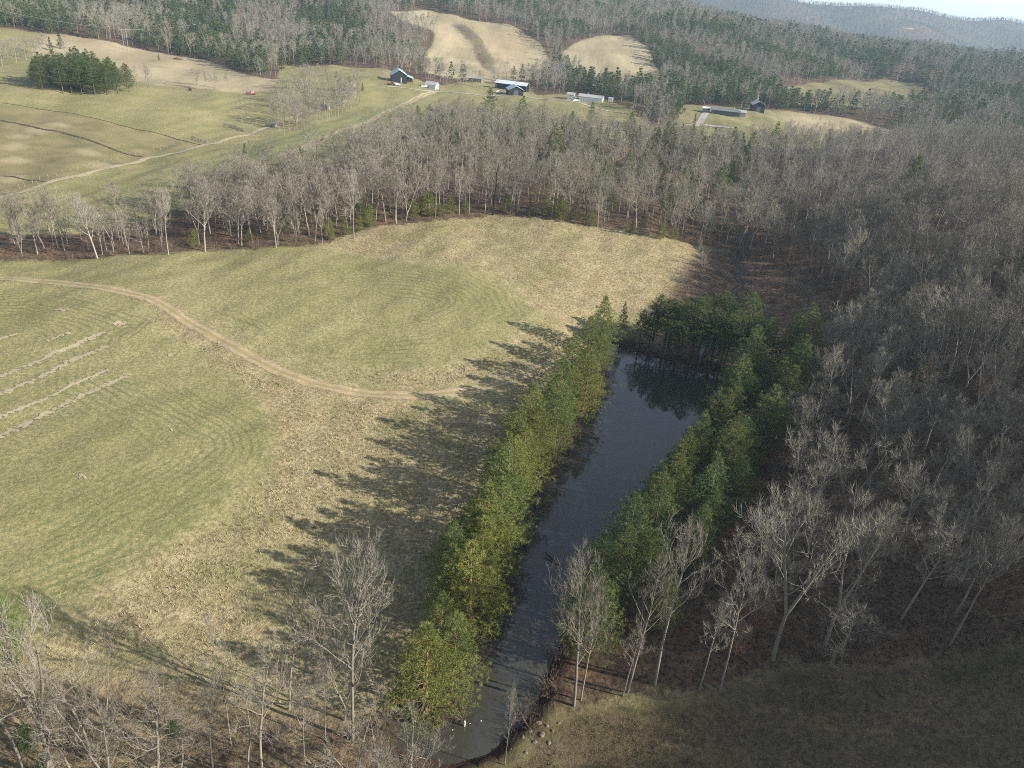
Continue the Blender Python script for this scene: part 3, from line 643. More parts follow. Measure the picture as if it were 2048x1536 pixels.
# pines round the pond: rows read from the near end of the pond to the far end
def row(px, n, label, group, hs, jit, tint):
    global PINES_DONE
    P = resample(hits(px), .5); rg = np.random.RandomState(len(label))
    for i in range(n):
        p = P[min(len(P) - 1, int((i + .5) / n * len(P)))] + rg.normal(size=2) * jit
        h = np.interp(i / (n - 1), np.linspace(0, 1, len(hs)), hs) * rg.uniform(.8, 1.22)
        k = rg.randint(5) if 'beyond' not in label else (5 if rg.rand() < .8 else 3); v = rg.uniform(.85, 1.12)
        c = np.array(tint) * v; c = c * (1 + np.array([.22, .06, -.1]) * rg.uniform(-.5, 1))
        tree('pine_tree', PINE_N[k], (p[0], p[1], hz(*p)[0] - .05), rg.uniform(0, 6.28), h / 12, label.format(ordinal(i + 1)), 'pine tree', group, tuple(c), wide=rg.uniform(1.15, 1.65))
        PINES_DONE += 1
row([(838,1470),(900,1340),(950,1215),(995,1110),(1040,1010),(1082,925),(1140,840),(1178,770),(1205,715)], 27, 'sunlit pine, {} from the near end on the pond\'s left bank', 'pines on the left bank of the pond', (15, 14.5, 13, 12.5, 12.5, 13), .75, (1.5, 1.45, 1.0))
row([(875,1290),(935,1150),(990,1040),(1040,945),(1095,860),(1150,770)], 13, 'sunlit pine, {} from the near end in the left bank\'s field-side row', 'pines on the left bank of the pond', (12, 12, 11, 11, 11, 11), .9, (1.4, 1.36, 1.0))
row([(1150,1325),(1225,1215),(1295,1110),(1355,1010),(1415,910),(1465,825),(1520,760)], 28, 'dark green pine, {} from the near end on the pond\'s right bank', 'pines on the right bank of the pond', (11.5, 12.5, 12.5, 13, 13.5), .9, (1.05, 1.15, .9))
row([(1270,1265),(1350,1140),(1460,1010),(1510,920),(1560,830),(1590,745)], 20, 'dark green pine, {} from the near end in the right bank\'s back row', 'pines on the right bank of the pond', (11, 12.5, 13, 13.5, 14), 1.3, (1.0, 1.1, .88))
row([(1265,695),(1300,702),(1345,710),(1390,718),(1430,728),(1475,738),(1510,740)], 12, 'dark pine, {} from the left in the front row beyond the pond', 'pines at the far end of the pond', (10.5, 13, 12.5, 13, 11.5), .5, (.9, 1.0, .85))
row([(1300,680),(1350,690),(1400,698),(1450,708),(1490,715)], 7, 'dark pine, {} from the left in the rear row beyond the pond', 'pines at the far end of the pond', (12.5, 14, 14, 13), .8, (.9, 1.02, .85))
tree('pine_tree', PINE_N[4], tuple(hit(1243, 668)), 1.0, .66, 'small narrow pine alone between the left bank row and far pines', 'pine tree', 'pines at the far end of the pond', (.9, 1, .85), wide=.85)
# round clump on the left pasture
rg = np.random.RandomState(5); cl = []
for k in range(400):
    q = (rg.uniform(62, 262), rg.uniform(158, 190))
    a, b = (q[0] - 165) / 100, (q[1] - (168 + (q[0] - 60) * .09)) / 17
    if a * a + b * b < 1:
        p = hit(*q)
        if all(np.hypot(p[0] - c[0], p[1] - c[1]) > 3.6 for c in cl): cl.append(p)
rg.shuffle(cl); cl = sorted(cl[:48], key=lambda p: proj(*p)[0])
for i, p in enumerate(cl):
    h = rg.uniform(13, 17) * (1 - .22 * abs(i - len(cl) / 2) / (len(cl) / 2)); k = rg.randint(5)
    tree('pine_tree', PINE_N[k], tuple(p), rg.uniform(0, 6.28), h / 12, 'dense green pine in the round pasture clump, %s from its left side' % ordinal(i + 1), 'pine tree', 'pines in the round clump on the pasture', (1.0, 1.05, .85), wide=rg.uniform(1.4, 1.9))
    PINES_DONE += 1
# bushy young pines along the foot of the wood
YP = [(660,478,4.5),(690,470,4),(740,452,5),(720,462,3.5),(828,440,5),(858,432,6),(900,428,4.5),(930,428,3.5),(1012,425,5),(1090,432,5.5),(1122,440,5.5),(1150,440,5),(1180,452,4),(1320,478,4),(1345,478,4),(500,486,3),(390,492,3.5),(1105,425,4.5),(845,425,5),(880,432,3)]
rg = np.random.RandomState(9)
for i, (a, b, h) in enumerate(sorted(YP)):
    p = hit(a, b)
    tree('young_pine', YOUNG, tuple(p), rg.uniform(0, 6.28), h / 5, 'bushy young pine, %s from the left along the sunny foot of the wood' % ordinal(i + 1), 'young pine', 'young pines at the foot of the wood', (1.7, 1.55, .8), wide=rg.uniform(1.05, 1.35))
for a, b, h, lab in [(1058,434,6.2,'dark green cedar at the top edge of the tan field'), (1282,470,7.5,'dark green cedar at the right end of the tan field edge'), (1262,470,4.5,'short round cedar beside a taller one at the field edge'),
                     (490,309,4.2,'lone dark cedar in the green pasture below the farm road'), (680,190,6,'round dark cedar beside the stream trees below the barn'), (318,121,4,'small dark cedar alone on the far left pasture'),
                     (1388,249,6.5,'small dark cedar beside the pale driveway of the far house'), (122,97,11,'dark cedar on the left pasture crest'), (102,100,8,'shorter dark cedar on the left pasture crest'), (725,182,4.5,'purple grey rounded bush on the barn slope')]:
    p = hit(a, b); tree('cedar_tree', CEDAR, tuple(p), rg.uniform(0, 6.28), h / 7, lab, 'cedar tree', None, (.8, .85, .8), wide=1.35 if 'round' in lab or 'cedar on' in lab or 'lone' in lab else 1.0)

WP = [(975,262,13),(1040,268,11),(1105,345,12),(1180,262,9.5),(1335,330,11),(1432,425,12),(1250,385,10),(1210,390,9),(1290,345,10),(1545,305,10),(1330,300,9),(1395,345,10),(1360,400,8),(1300,320,9),(1500,320,9),(860,262,8),(880,272,9),(720,345,8),(835,255,7),(1258,280,9),(1645,332,8.5),(1560,322,8),(1812,410,11),(1215,440,7),(1165,300,8),(1140,275,8),(1460,335,9),(1380,300,8)]
rg = np.random.RandomState(13)
for i, (a, b, h) in enumerate(sorted(WP)):
    p = hit(a, b); k = rg.randint(5)
    tree('pine_tree', PINE_N[k], tuple(p), rg.uniform(0, 6.28), h / 8.6, 'green pine standing out of the bare wood, %s such pine from the left' % ordinal(i + 1), 'pine tree', 'pines standing out of the bare wood', (1.15, 1.25, .85), wide=rg.uniform(1.15, 1.5)); PINES_DONE += 1
# candidate places for every other tree
EV = [(np.array(hits([(1060,265),(1290,275),(1500,290),(1520,400),(1440,480),(1290,440),(1050,330)])), .2), (np.array(hits([(800,262),(1060,262),(1100,330),(800,330)])), .09)]
def ev_frac(x, y):
    f = np.full(x.shape, .012)
    D = np.hypot(x, y); nz = wave_noise(x, y, 85, 21, 3)
    for p, v in EV: f = np.where(sdist(p, x, y) > 0, v, f)
    f = np.where((y > 430), .22 + .45 * nz, f)
    f = np.where((y > 430) & (x < -160), .48 + .65 * nz, f)                       # hills at the left
    f = np.where((y > 540) & (x > 95) & (y < 1000), .40 + .65 * nz, f)            # slope right of the pastures
    f = np.where((y > 540) & (x > 20) & (x < 150) & (y < 640), .75, f)            # belt behind the white house
    f = np.where((y > 560) & (x > 230) & (y < 1000), .42 + .65 * nz, f)
    return np.clip(f, .01, .92)
def scatter(x0, x1, y0, y1, step, rg):
    X, Y = np.meshgrid(np.arange(x0, x1, step), np.arange(y0, y1, step)); X = X + (np.arange(X.shape[0])[:, None] % 2) * step / 2
    X = (X + rg.uniform(-.42, .42, X.shape) * step).ravel(); Y = (Y + rg.uniform(-.42, .42, Y.shape) * step).ravel()
    return X, Y
cand = []
rg = np.random.RandomState(77)
for (x0, x1, y0, y1, st, d0, d1) in [(-330, 330, 30, 430, 4.6, 0, 420), (-520, 620, 150, 930, 6.2, 420, 900), (-900, 1150, 400, 1650, 9.0, 900, 1700)]:
    X, Y = scatter(x0, x1, y0, y1, st, rg); D = np.hypot(X, Y)
    k = (D >= d0) & (D < d1) & (np.abs(X) < np.maximum(.95 * Y + 60, 0)) ; X, Y, D = X[k], Y[k], D[k]
    kk = ~((X > 25) & (Y < 330) & (rg.rand(len(X)) > .72)); X, Y, D = X[kk], Y[kk], D[kk]; so_ = sd_open(X, Y); k = (so_ < np.where(D > 450, rg.uniform(-5, 3.5, X.shape) - 1, -rg.uniform(.3, 2.0, X.shape))) & (sdist(POND, X, Y) < -3); X, Y, D = X[k], Y[k], D[k]
    cand.append(np.c_[X, Y, D, np.full(X.shape, st)])
# ridge out of frame on the right that throws the shade
X, Y = scatter(95, 230, -70, 110, 5.5, rg); k = (X > .95 * Y + 60) & (sd_open(X, Y) < -1); cand.append(np.c_[X[k], Y[k], np.hypot(X[k], Y[k]), np.full(k.sum(), 5.5)])
cand = np.concatenate(cand)
# groves, hedgerows and belts inside the open land: (pixel polygon, count, height range)
GROVES = [([(540,250),(555,205),(600,165),(640,160),(690,190),(720,180),(725,215),(690,235),(640,250),(600,262),(560,275)], 120, 8, 13), ([(275,168),(300,150),(300,178),(280,180)], 5, 8, 11), ([(380,168),(480,178),(485,188),(390,178)], 13, 7, 10),
          ([(868,176),(930,176),(1010,184),(1010,178),(900,172)], 9, 8, 12), ([(905,48),(925,50),(955,70),(985,125),(978,140),(955,110)], 150, 2.5, 4.5), ([(760,142),(780,140),(780,170),(770,175)], 3, 8, 11),
          ([(0,490),(150,478),(240,460),(330,440),(330,505),(200,512),(0,518)], 26, 7, 12), ([(1230,238),(1290,250),(1285,262),(1225,250)], 5, 7, 9), ([(1560,255),(1700,262),(1760,280),(1560,290)], 30, 5, 8),
          ([(0,115),(60,110),(140,98),(150,112),(60,125),(0,135)], 26, 9, 13), ([(1395,498),(1440,515),(1420,560),(1390,540)], 4, 4, 6), ([(1080,150),(1130,110),(1135,140),(1115,165)], 16, 8, 12), ([(870,172),(1000,152),(1100,150),(1180,175),(1060,176),(1000,165)], 22, 5, 8)]
gr = []
for px, n, h0, h1 in GROVES:
    P = np.array(px, float); c = 0
    while c < n:
        q = rg.uniform(P.min(0), P.max(0))
        if sdist(P, q[:1], q[1:])[0] > 0:
            p = hit(*q); gr.append((p[0], p[1], np.hypot(p[0], p[1]), -rg.uniform(h0, h1))); c += 1
cand = np.r_[cand, np.array(gr)]
thin = (cand[:, 3] > 0) & (cand[:, 0] < -68) & (cand[:, 1] < 262) & (cand[:, 1] < 175 - (cand[:, 0] + 68) * 1.2) & (rg.rand(len(cand)) > .28); cand = cand[~thin]
hgt = np.where(cand[:, 3] < 0, -cand[:, 3], np.where(cand[:, 2] < 420, rg.uniform(9, 14.5, len(cand)) * np.where((cand[:, 1] > 330), .8, 1), np.where(cand[:, 2] < 900, rg.uniform(9.5, 15, len(cand)), rg.uniform(13, 19, len(cand)))))
ever = (rg.rand(len(cand)) < ev_frac(cand[:, 0], cand[:, 1])) & (cand[:, 3] > 0)
cz = hz(cand[:, 0], cand[:, 1])
q = np.c_[cand[:, 0], cand[:, 1], cz + hgt * .6 - CAM_H]; fz = q @ V_F
sx = 1024 + FPX * (q @ V_R) / np.maximum(fz, 1); sy = 768 - FPX * (q @ V_U) / np.maximum(fz, 1)
inview = (fz > 5) & (sx > -20) & (sx < 2068) & (sy > -20) & (sy < 1560)
size = np.where(inview, hgt / np.maximum(fz, 1), 0)
print('candidates', len(cand), 'evergreen', ever.sum())

# single trees one can point at: base pixel, top pixel, kind, width, words
HERO = [((118,1600),(60,1085),7,.95,'tall two-stemmed bare tree in the lower left corner over the field'), ((60,1570),(20,1180),6,.9,'thin bare tree at the left border beside a two-stemmed one'), ((165,1590),(100,1250),6,.8,'bare pale trunk leaning left among the lower left trees'),
 ((462,1490),(436,1215),6,.5,'straight pale trunk with a few short limbs before the tan grass'), ((578,1420),(588,1165),6,.9,'slim bare tree at the edge of the pine shadows'), ((705,1480),(742,1130),1,.8,'wide white-limbed bare tree at the near end of the left pine row'),
 ((690,1440),(640,1290),5,.8,'small bare tree behind the wide white-limbed one'), ((230,1600),(190,1330),5,.9,'dense whitish many-stemmed tree at the lower border'), ((312,1590),(285,1375),4,1.1,'crooked little bare tree with spreading pale limbs'), ((530,1580),(515,1340),7,.8,'bushy pale tree in front of the straight trunk'),
 ((495,1560),(470,1350),6,.9,'thin pale tree left of a bushy one in the lower brush'), ((612,1560),(600,1370),0,.8,'thin tree between the brush and the wide white-limbed tree'), ((650,1480),(645,1330),0,.7,'slim white stem just left of the wide white-limbed tree'), ((430,1560),(410,1400),6,.9,'low bare tree in the brush below the straight trunk'),
 ((715,1600),(700,1440),5,1.2,'low whitish tree at the lower border near the pond'), ((770,1590),(765,1455),5,1.1,'small whitish tree beside the pond end'), ((820,1600),(830,1475),5,1.2,'short spreading bare shrub-like tree at the pond end'), ((360,1560),(350,1440),4,1.1,'low crooked tree among the brown brush'),
 ((100,1640),(95,1420),6,1.0,'low dense bare tree in the lower left corner'), ((180,1500),(200,1290),6,.9,'thin bare tree behind the dense whitish one'),
 ((1148,1412),(1180,1140),1,.85,'white-limbed bare tree leaning over the near water from the right bank'), ((1162,1400),(1215,1190),0,.8,'slim bare tree right behind the white-limbed one at the water'), ((1255,1385),(1285,1125),0,1.0,'bare tree, pale crown against the dark pines, between the water and the slope'), ((1310,1370),(1355,1075),3,1.0,'tall bare tree before the near end of the right pine row'),
 ((1245,1392),(1230,1250),0,.8,'small dark bare tree near the shaded meadow edge'), ((1545,1318),(1632,975),2,1.05,'tall forked tree with pale bark leaning right over the shaded meadow'), ((1650,1290),(1720,1010),2,.9,'forked grey tree to the right of the tall leaning one'), ((1440,1385),(1480,1120),0,1.0,'grey bare tree on the russet slope left of the tall leaning one'), ((1400,1380),(1425,1190),0,.9,'short bare tree on the russet slope above the meadow'),
 ((1010,1530),(1040,1375),0,.35,'thin dead sapling at the near end of the pond'), ((1660,1330),(1700,1190),4,1.2,'crooked low tree with drooping limbs at the meadow edge'), ((1900,1290),(1980,1040),3,1.0,'straight bare tree in deep shade above the meadow'),
 ((195,517),(160,395),1,1.1,'pale bare tree in front of the left wood edge, broad fan crown'), ((337,510),(325,388),3,.9,'straight pale trunk at the left wood edge'), ((410,503),(400,380),1,1.0,'pale rounded bare tree at the wood edge right of a straight one'), ((75,508),(60,425),1,.9,'small dark bare tree at the far left end of the wood edge'), ((205,510),(190,440),0,.8,'thin bare tree leaning beside the broad fan crown'), ((116,495),(95,385),3,.9,'pale leaning bare trunk left of the broad fan crown'),
 ((483,492),(480,395),1,1.0,'low-branched bare tree standing at the wood edge'), ((552,495),(550,400),2,.9,'pale forked bare tree at the wood edge'), ((708,478),(710,345),0,.9,'white slender tree standing in front of the wood'), ((645,490),(648,420),0,.6,'thin white sapling at the corner of the green field'), ((793,447),(790,360),3,.8,'straight trunk at the wood edge above the mown field'),
 ((1035,428),(1035,340),3,.8,'slim brown trunk at the top edge of the tan field'), ((1272,455),(1275,365),1,1.2,'pinkish rounded bare tree at the right of the tan field edge'), ((938,430),(940,340),0,.9,'pale slender tree left of the black snag'), ((1195,455),(1200,385),4,.9,'crooked thin tree at the upper right field edge')]
rg = np.random.RandomState(31); HEROP = []
for (b, t, k, wd, lab) in HERO:
    p, h = height_for(b, t); h = float(np.clip(h, 2.5, 24)); HEROP.append(p)
    pale = (.85, .84, .82) if b[1] > 1380 and b[0] < 1200 else ((1.15, 1.15, 1.13) if b[1] < 600 else (.9, .89, .88))
    tree('bare_tree', BARE_N[k], tuple(p), rg.uniform(0, 6.28), h / 14, lab, 'bare tree', 'bare trees', pale, wide=wd * min(1.15, max(.8, 14 / h)))
# black snag
def snag():
    p, h = height_for((986, 430), (1000, 328)); r = empty('dead_tree', tuple(p)); tag(r, 'black leafless snag standing alone at the top edge of the tan field', 'dead tree')
    md = simple('charred_bark', (.022, .018, .016), .9, .3)
    B = MB(); P = [(0, 0, -.3), (.1, 0, h * .3), (.35, .1, h * .6), (.3, .1, h * .8), (.75, .1, h)]; B.tube(P, [.30, .26, .22, .16, .08], 8); B.build('trunk', md, r, True)
    B = MB()
    for z, dx, dy, L in [(.6, -1, .3, 2.4), (.68, 1, .2, 2.6), (.8, -.8, -.3, 1.8), (.55, .7, -.6, 1.6), (.86, .9, .5, 1.5), (.75, -.3, .9, 1.9)]:
        a = np.array([.33, .1, h * z]); B.tube([a, a + np.array([dx * .5, dy * .5, .5]) * L * .6, a + np.array([dx * .7, dy * .6, 1.1]) * L], [.10, .06, .02], 5)
    B.build('crown', md, r)
snag()
near_hero = np.zeros(len(cand), bool)
for p, q_ in zip(HEROP, HERO): near_hero |= np.hypot(cand[:, 0] - p[0], cand[:, 1] - p[1]) < (5.5 if q_[0][0] > 1380 else 2.2)
# the largest in the picture become trees of their own, everything behind them one wood
bi = np.nonzero(~ever & ~near_hero)[0]; bi = bi[np.argsort(-size[bi])]
NB = 300 - len(HERO); solo = bi[:NB]; rest = bi[NB:]
ei = np.nonzero(ever)[0]; ei = ei[np.argsort(-size[ei])]
NE = 300 - PINES_DONE - 1; solo_e = ei[:NE]; rest_e = ei[NE:]
print('solo bare', len(solo), 'smallest', size[solo].min() * FPX, 'solo pine', len(solo_e), size[solo_e].min() * FPX)
def place_words(i):
    x, y = cand[i, 0], cand[i, 1]
    if cand[i, 3] < 0 and y > 190 and x < -60: return 'in the belt left of the wood edge' if y < 330 else 'in the grove by the stream below the barn'
    if sx[i] > 1300 and y < 260 and x > 30:
        a = 'low on the right slope' if cz[i] < 14 else ('halfway up the right slope' if cz[i] < 25 else 'high on the right slope')
        b = 'above the shaded meadow' if y < 80 else ('by the near half of the pond' if y < 115 else ('by the far half of the pond' if y < 155 else ('by the marsh' if y < 205 else 'above the creek ravine')))
        return a + ' ' + b
    c = 'left third' if sx[i] < 560 else ('middle' if sx[i] < 1000 else 'right third')
    return 'in the %s of the wood behind the fields' % c
rg = np.random.RandomState(41)
for n_, i in enumerate(solo):
    k = rg.randint(6); h = hgt[i] * (1.08 if sx[i] > 1300 else 1.0); v = rg.uniform(.8, 1.15); size_w = 'tall' if h > 13.4 else ('mid-height' if h > 11.3 else 'short')
    tree('bare_tree', BARE_N[k], (cand[i, 0], cand[i, 1], cz[i]), rg.uniform(0, 6.28), h / 14, '%s %s bare tree %s' % (size_w, KINDS[k][0].split()[-1], place_words(i)), 'bare tree', 'bare trees ' + place_words(i), (v, v * .98, v * .96), (rg.normal() * .04, rg.normal() * .04), wide=rg.uniform(1.0, 1.4))
rg = np.random.RandomState(43)
for i in solo_e:
    k = rg.randint(5); v = rg.uniform(.8, 1.15); h = hgt[i] * rg.uniform(.55, 1.0); 
    pw_ = place_words(i) if cand[i, 1] < 430 else ('on the wooded hill behind the pastures' if cand[i, 0] < 0 else 'in the evergreen belt behind the far houses')
    tree('pine_tree', PINE_N[k], (cand[i, 0], cand[i, 1], cz[i]), rg.uniform(0, 6.28), h / 12, '%s green pine %s' % ('tall' if h > 11 else ('mid-height' if h > 8.5 else 'short'), pw_), 'pine tree', 'pines ' + pw_, (v, v, v * .9), wide=rg.uniform(.9, 1.2))
def wood(name, idx, mid, farm, base, label, cat, lim):
    rg = np.random.RandomState(51); D = cand[idx, 2]; lod2 = D > lim
    vi = np.where(lod2, len(mid) + rg.randint(0, len(farm), len(idx)), rg.randint(0, len(mid), len(idx)))
    stuff(name, np.c_[cand[idx, 0], cand[idx, 1], cz[idx] - .1], rg.uniform(0, 6.28, len(idx)), hgt[idx] / base * rg.uniform(.85, 1.1, len(idx)), vi, mid + farm, label, cat)
wood('bare_forest', rest, BARE_M, BARE_F, 14, 'grey leafless forest covering the hills behind and the slope on the right', 'forest', 420)
wood('evergreen_forest', rest_e, PINE_M, PINE_F, 12, 'dark evergreens scattered through the far wooded hills', 'forest', 520)
# woods on the distant ridges
rg = np.random.RandomState(61); X, Y = scatter(-1200, 4800, 1500, 5600, 14.5, rg); D = np.hypot(X, Y); k = (D > 1690) & (np.abs(X) < .85 * Y) & (X > -.35 * Y) & (D < 5600) & (sdist(FARF, X, Y) < -5); X, Y = X[k], Y[k]
Z = hz(X, Y); ev = rg.rand(len(X)) < .25
stuff('distant_forest', np.c_[X, Y, Z - .5], rg.uniform(0, 6.28, len(X)), rg.uniform(.7, 1.0, len(X)), np.where(ev, 5 + rg.randint(0, 4, len(X)), rg.randint(0, 5, len(X))), BARE_F + PINE_F, 'bluish forest covering the far ridges under the sky', 'forest').color = (.5, .5, .5, 1)
print('far', len(X))
# ------------------------------------------------------------------ farm buildings, poles, vehicles
M_BLACK = simple('black_painted_boards', (.022, .024, .030), .7, .35, 1.2)
M_TINB = simple('weathered_blue_tin', (.34, .45, .48), .45, .12, .7, .5)
M_TIN = simple('pale_tin', (.52, .55, .58), .45, .15, .7, .5)
M_WHITE = simple('white_siding', (.62, .62, .60), .6, .1, 1.5)
M_GREY = simple('grey_shingle', (.30, .30, .31), .8, .2, 2)
M_DKROOF = simple('dark_shingle', (.13, .135, .14), .85, .25, 2)
M_DKWALL = simple('dark_brick', (.09, .095, .10), .8, .25, 2)
M_GLASS = simple('dark_window_glass', (.03, .04, .05), .15, .2, 1, .6)
M_WOOD = simple('weathered_wood', (.22, .19, .155), .85, .3, 3)
M_RED = simple('red_paint', (.16, .045, .035), .4, .15, 2, .5)
M_CARW = simple('white_car_paint', (.68, .68, .66), .3, .08, 2, .5)
M_DKCAR = simple('dark_car_paint', (.05, .06, .08), .3, .15, 2, .5)
M_RUB = simple('rubber', (.02, .02, .02), .8, .2, 4)
def seat(px, off=0.0):
    p = hit(*px); return p
def gable(name, p, yaw, wx, ly, hw, hr, wall, roof, label, cat, over=.45, openings=(), flue=None, group=None):
    """wx along local x, ridge along local y; openings: (side, u, z, w, h, kind, material)"""
    zmin = min(hz(p[0] + math.cos(yaw) * a * wx / 2 - math.sin(yaw) * b * ly / 2, p[1] + math.sin(yaw) * a * wx / 2 + math.cos(yaw) * b * ly / 2)[0] for a in (-1, 1) for b in (-1, 1))
    r = empty(name, (p[0], p[1], p[2]), yaw); tag(r, label, cat, group)
    zb = zmin - p[2] - .3; x, y = wx / 2, ly / 2
    B = MB()
    V = [(-x, -y, zb), (x, -y, zb), (x, -y, hw), (0, -y, hw + hr), (-x, -y, hw), (-x, y, zb), (x, y, zb), (x, y, hw), (0, y, hw + hr), (-x, y, hw)]
    B.add(V, [(0, 1, 2, 3, 4), (9, 8, 7, 6, 5), (5, 0, 4, 9), (1, 6, 7, 2)]); B.build('wall', wall, r)
    B = MB(); k = hr / x; o = over; th = .14
    for s in (-1, 1):
        q = [(0, -y - o, hw + hr + .05), (s * (x + o), -y - o, hw - k * o + .05), (s * (x + o), y + o, hw - k * o + .05), (0, y + o, hw + hr + .05)]
        V = q + [(a, b, c + th) for a, b, c in q]
        F = [(0, 1, 2, 3), (7, 6, 5, 4), (0, 4, 5, 1), (1, 5, 6, 2), (2, 6, 7, 3)]
        B.add(V, F if s < 0 else [f[::-1] for f in F])
    ro = B.build('roof', roof, r)
    if flue:
        B = MB(); B.tube([(flue[0], flue[1], hw), (flue[0], flue[1], hw + hr + flue[2])], [.14, .14], 8); B.build('chimney', M_TIN, ro)
    for side, u, z, w_, h_, kind, mt in openings:
        B = MB(); F_ = MB(); e = .06
        if side in 'fb': s = -1 if side == 'f' else 1; B.box((u, s * (y + .03), z), (w_, .06, h_)); F_.box((u, s * (y + .02), z), (w_ + .24, .05, h_ + .24))
        else: s = -1 if side == 'l' else 1; B.box((s * (x + .03), u, z), (.06, w_, h_)); F_.box((s * (x + .02), u, z), (.05, w_ + .24, h_ + .24))
        q = B.build(kind, mt, r)
        if kind == 'window': F_.build('frame', M_WHITE, q)
    return r
def lean_to(r, x0, x1, y0, y1, h0, h1, wall, roof):
    B = MB(); zb = -1.2
    for a in (y0 + .2, (y0 + y1) / 2, y1 - .2): B.box((x1 - .25, a, (zb + h1) / 2), (.25, .25, h1 - zb))
    B.box(((x0 + x1) / 2, y1 - .1, (zb + h1) / 2), (x1 - x0 - .6, .12, h1 - zb - .2)); B.build('lean_to_wall', wall, r)
    B = MB(); q = [(x0, y0 - .3, h0), (x1 + .3, y0 - .3, h1), (x1 + .3, y1 + .3, h1), (x0, y1 + .3, h0)]; V = q + [(a, b, c + .13) for a, b, c in q]
    B.add(V, [(3, 2, 1, 0), (4, 5, 6, 7), (0, 1, 5, 4), (1, 2, 6, 5), (2, 3, 7, 6), (3, 0, 4, 7)]); B.build('lean_to_roof', roof, r)
b1 = gable('barn', hit(797, 163), R(14), 9.5, 13, 4.6, 2.8, M_BLACK, M_TINB, 'tall black barn with blue grey tin roof and open lean-to on the pasture', 'barn', openings=[('f', 1.2, 1.6, .5, 3.0, 'door', M_TIN), ('l', 0, 1.5, 3, 3, 'door', M_DKWALL)])
lean_to(b1, 4.75, 9.0, -5, 5.5, 4.0, 2.6, M_BLACK, M_TINB)
gable('farmhouse', hit(864, 177), R(75), 5.5, 7.0, 2.5, 1.6, M_WHITE, M_GREY, 'small white house with grey roof where the dirt lane meets the gravel road', 'house', openings=[('r', 1.0, 1.5, 1.1, 1.2, 'window', M_GLASS), ('r', -2.5, 1.5, 1.1, 1.2, 'window', M_GLASS), ('r', -.7, 1.05, .95, 2.1, 'door', M_DKWALL), ('f', .5, 1.5, 1.0, 1.1, 'window', M_GLASS)])
gable('shed', hit(951, 163), R(80), 3.4, 9.5, 2.3, .8, M_WOOD, M_GREY, 'long low shed with dull grey roof under the hillside trees', 'shed', openings=[('r', 0, 1.2, 6, 2.0, 'door', M_DKWALL)])
gable('barn', hit(1024, 178), R(73), 6.5, 22, 3.3, 1.6, M_BLACK, M_TIN, 'long black barn with a pale tin roof at the foot of the hill', 'barn', openings=[('b', 0, 1.5, 1.2, 2.4, 'door', M_TIN), ('r', 4, 1.4, 3, 2.8, 'door', M_DKWALL)])
gable('barn', hit(1029, 189), R(12), 9.5, 10, 3.4, 2.2, M_BLACK, M_TINB, 'square black barn standing in front of the long tin-roofed one', 'barn', openings=[('f', 0, 1.6, 3, 3.0, 'door', M_DKWALL)])
ops = [('r', v, 1.5, 1.1, 1.2, 'window', M_GLASS) for v in (-6.2, -3.4, 1.2, 3.4, 6.2)] + [('r', -1.2, 1.05, 1.7, 2.1, 'door', M_DKWALL), ('f', .3, 1.5, 1.0, 1.1, 'window', M_GLASS)]
h1 = gable('house', hit(1182, 203), R(78), 7.0, 15.5, 2.9, 1.2, M_WHITE, M_GREY, 'long low white house with dark windows in front of the evergreen belt', 'house', openings=ops, flue=(-.6, 2.5, 1.3))
B = MB(); B.box((4.7, -2, .5), (2.2, 4.0, .12)); [B.box((5.7, a, 1.0), (.1, .1, 1.0)) for a in (-3.9, -2.6, -1.3, -.1)]; B.box((5.7, -2, 1.5), (.1, 4.0, .1)); B.build('porch', M_WOOD, h1)
gable('shed', hit(1142, 197), R(78), 3.6, 4.6, 2.6, 1.0, M_WHITE, M_GREY, 'little white shed left of the long white house', 'shed', openings=[('r', 0, 1.05, 1.2, 2.0, 'door', M_DKWALL)])
gable('shed', hit(1221, 203), R(78), 2.2, 2.8, 1.9, .5, M_WHITE, M_TIN, 'tiny white hutch right of the long white house', 'shed', over=.15, openings=[('r', 0, .9, .8, 1.5, 'door', M_DKWALL)])
ops = [('r', -8 + 1.5 * k, 1.45, .8, 1.3, 'window', M_WHITE) for k in (0, 1, 2.3, 3.3, 4.3, 5.3, 7, 8, 9, 10)] + [('r', .9, 1.05, 1.0, 2.1, 'door', M_DKWALL)]
gable('house', hit(1450, 230), R(80), 7.0, 17.5, 2.8, 1.4, M_DKWALL, M_DKROOF, 'long dark house with a row of white framed windows on the far lawn', 'house', openings=ops, flue=(0, -5, .9))
gable('garage', hit(1483, 232), R(80), 4.5, 4.5, 2.4, 1.0, M_GREY, M_GREY, 'low grey outbuilding against the right end of the dark house', 'garage', openings=[('r', 0, 1.1, 2.4, 2.1, 'door', M_DKWALL)])
gable('carport', hit(1412, 223), R(80), 4.0, 4.5, 2.1, .7, M_GREY, M_TIN, 'white carport at the top of the pale driveway', 'carport', openings=[('r', 0, 1.0, 3.4, 1.8, 'door', M_DKWALL)])
gable('barn', hit(1513, 222), R(-4), 8.0, 9.5, 4.4, 2.1, M_BLACK, M_TIN, 'black gabled barn with pale roof on the far lawn by the woods', 'barn', openings=[('f', 0, 1.6, 2.6, 3.0, 'door', M_DKWALL)], flue=(0, 3, 1.6))
gable('shelter', hit(166, 181), R(60), 3, 6, 1.9, .6, M_DKROOF, M_DKROOF, 'dark shelter half hidden beneath the round pine clump', 'shed', openings=[('l', 0, .9, 4, 1.5, 'door', M_DKWALL)])
gable('shed', hit(549, 254), R(35), 2.0, 2.6, 1.5, .5, M_WOOD, M_GREY, 'small pale roofed hut at the bend of the farm road', 'shed', over=.2, openings=[('r', 0, .7, .8, 1.2, 'door', M_DKWALL)])
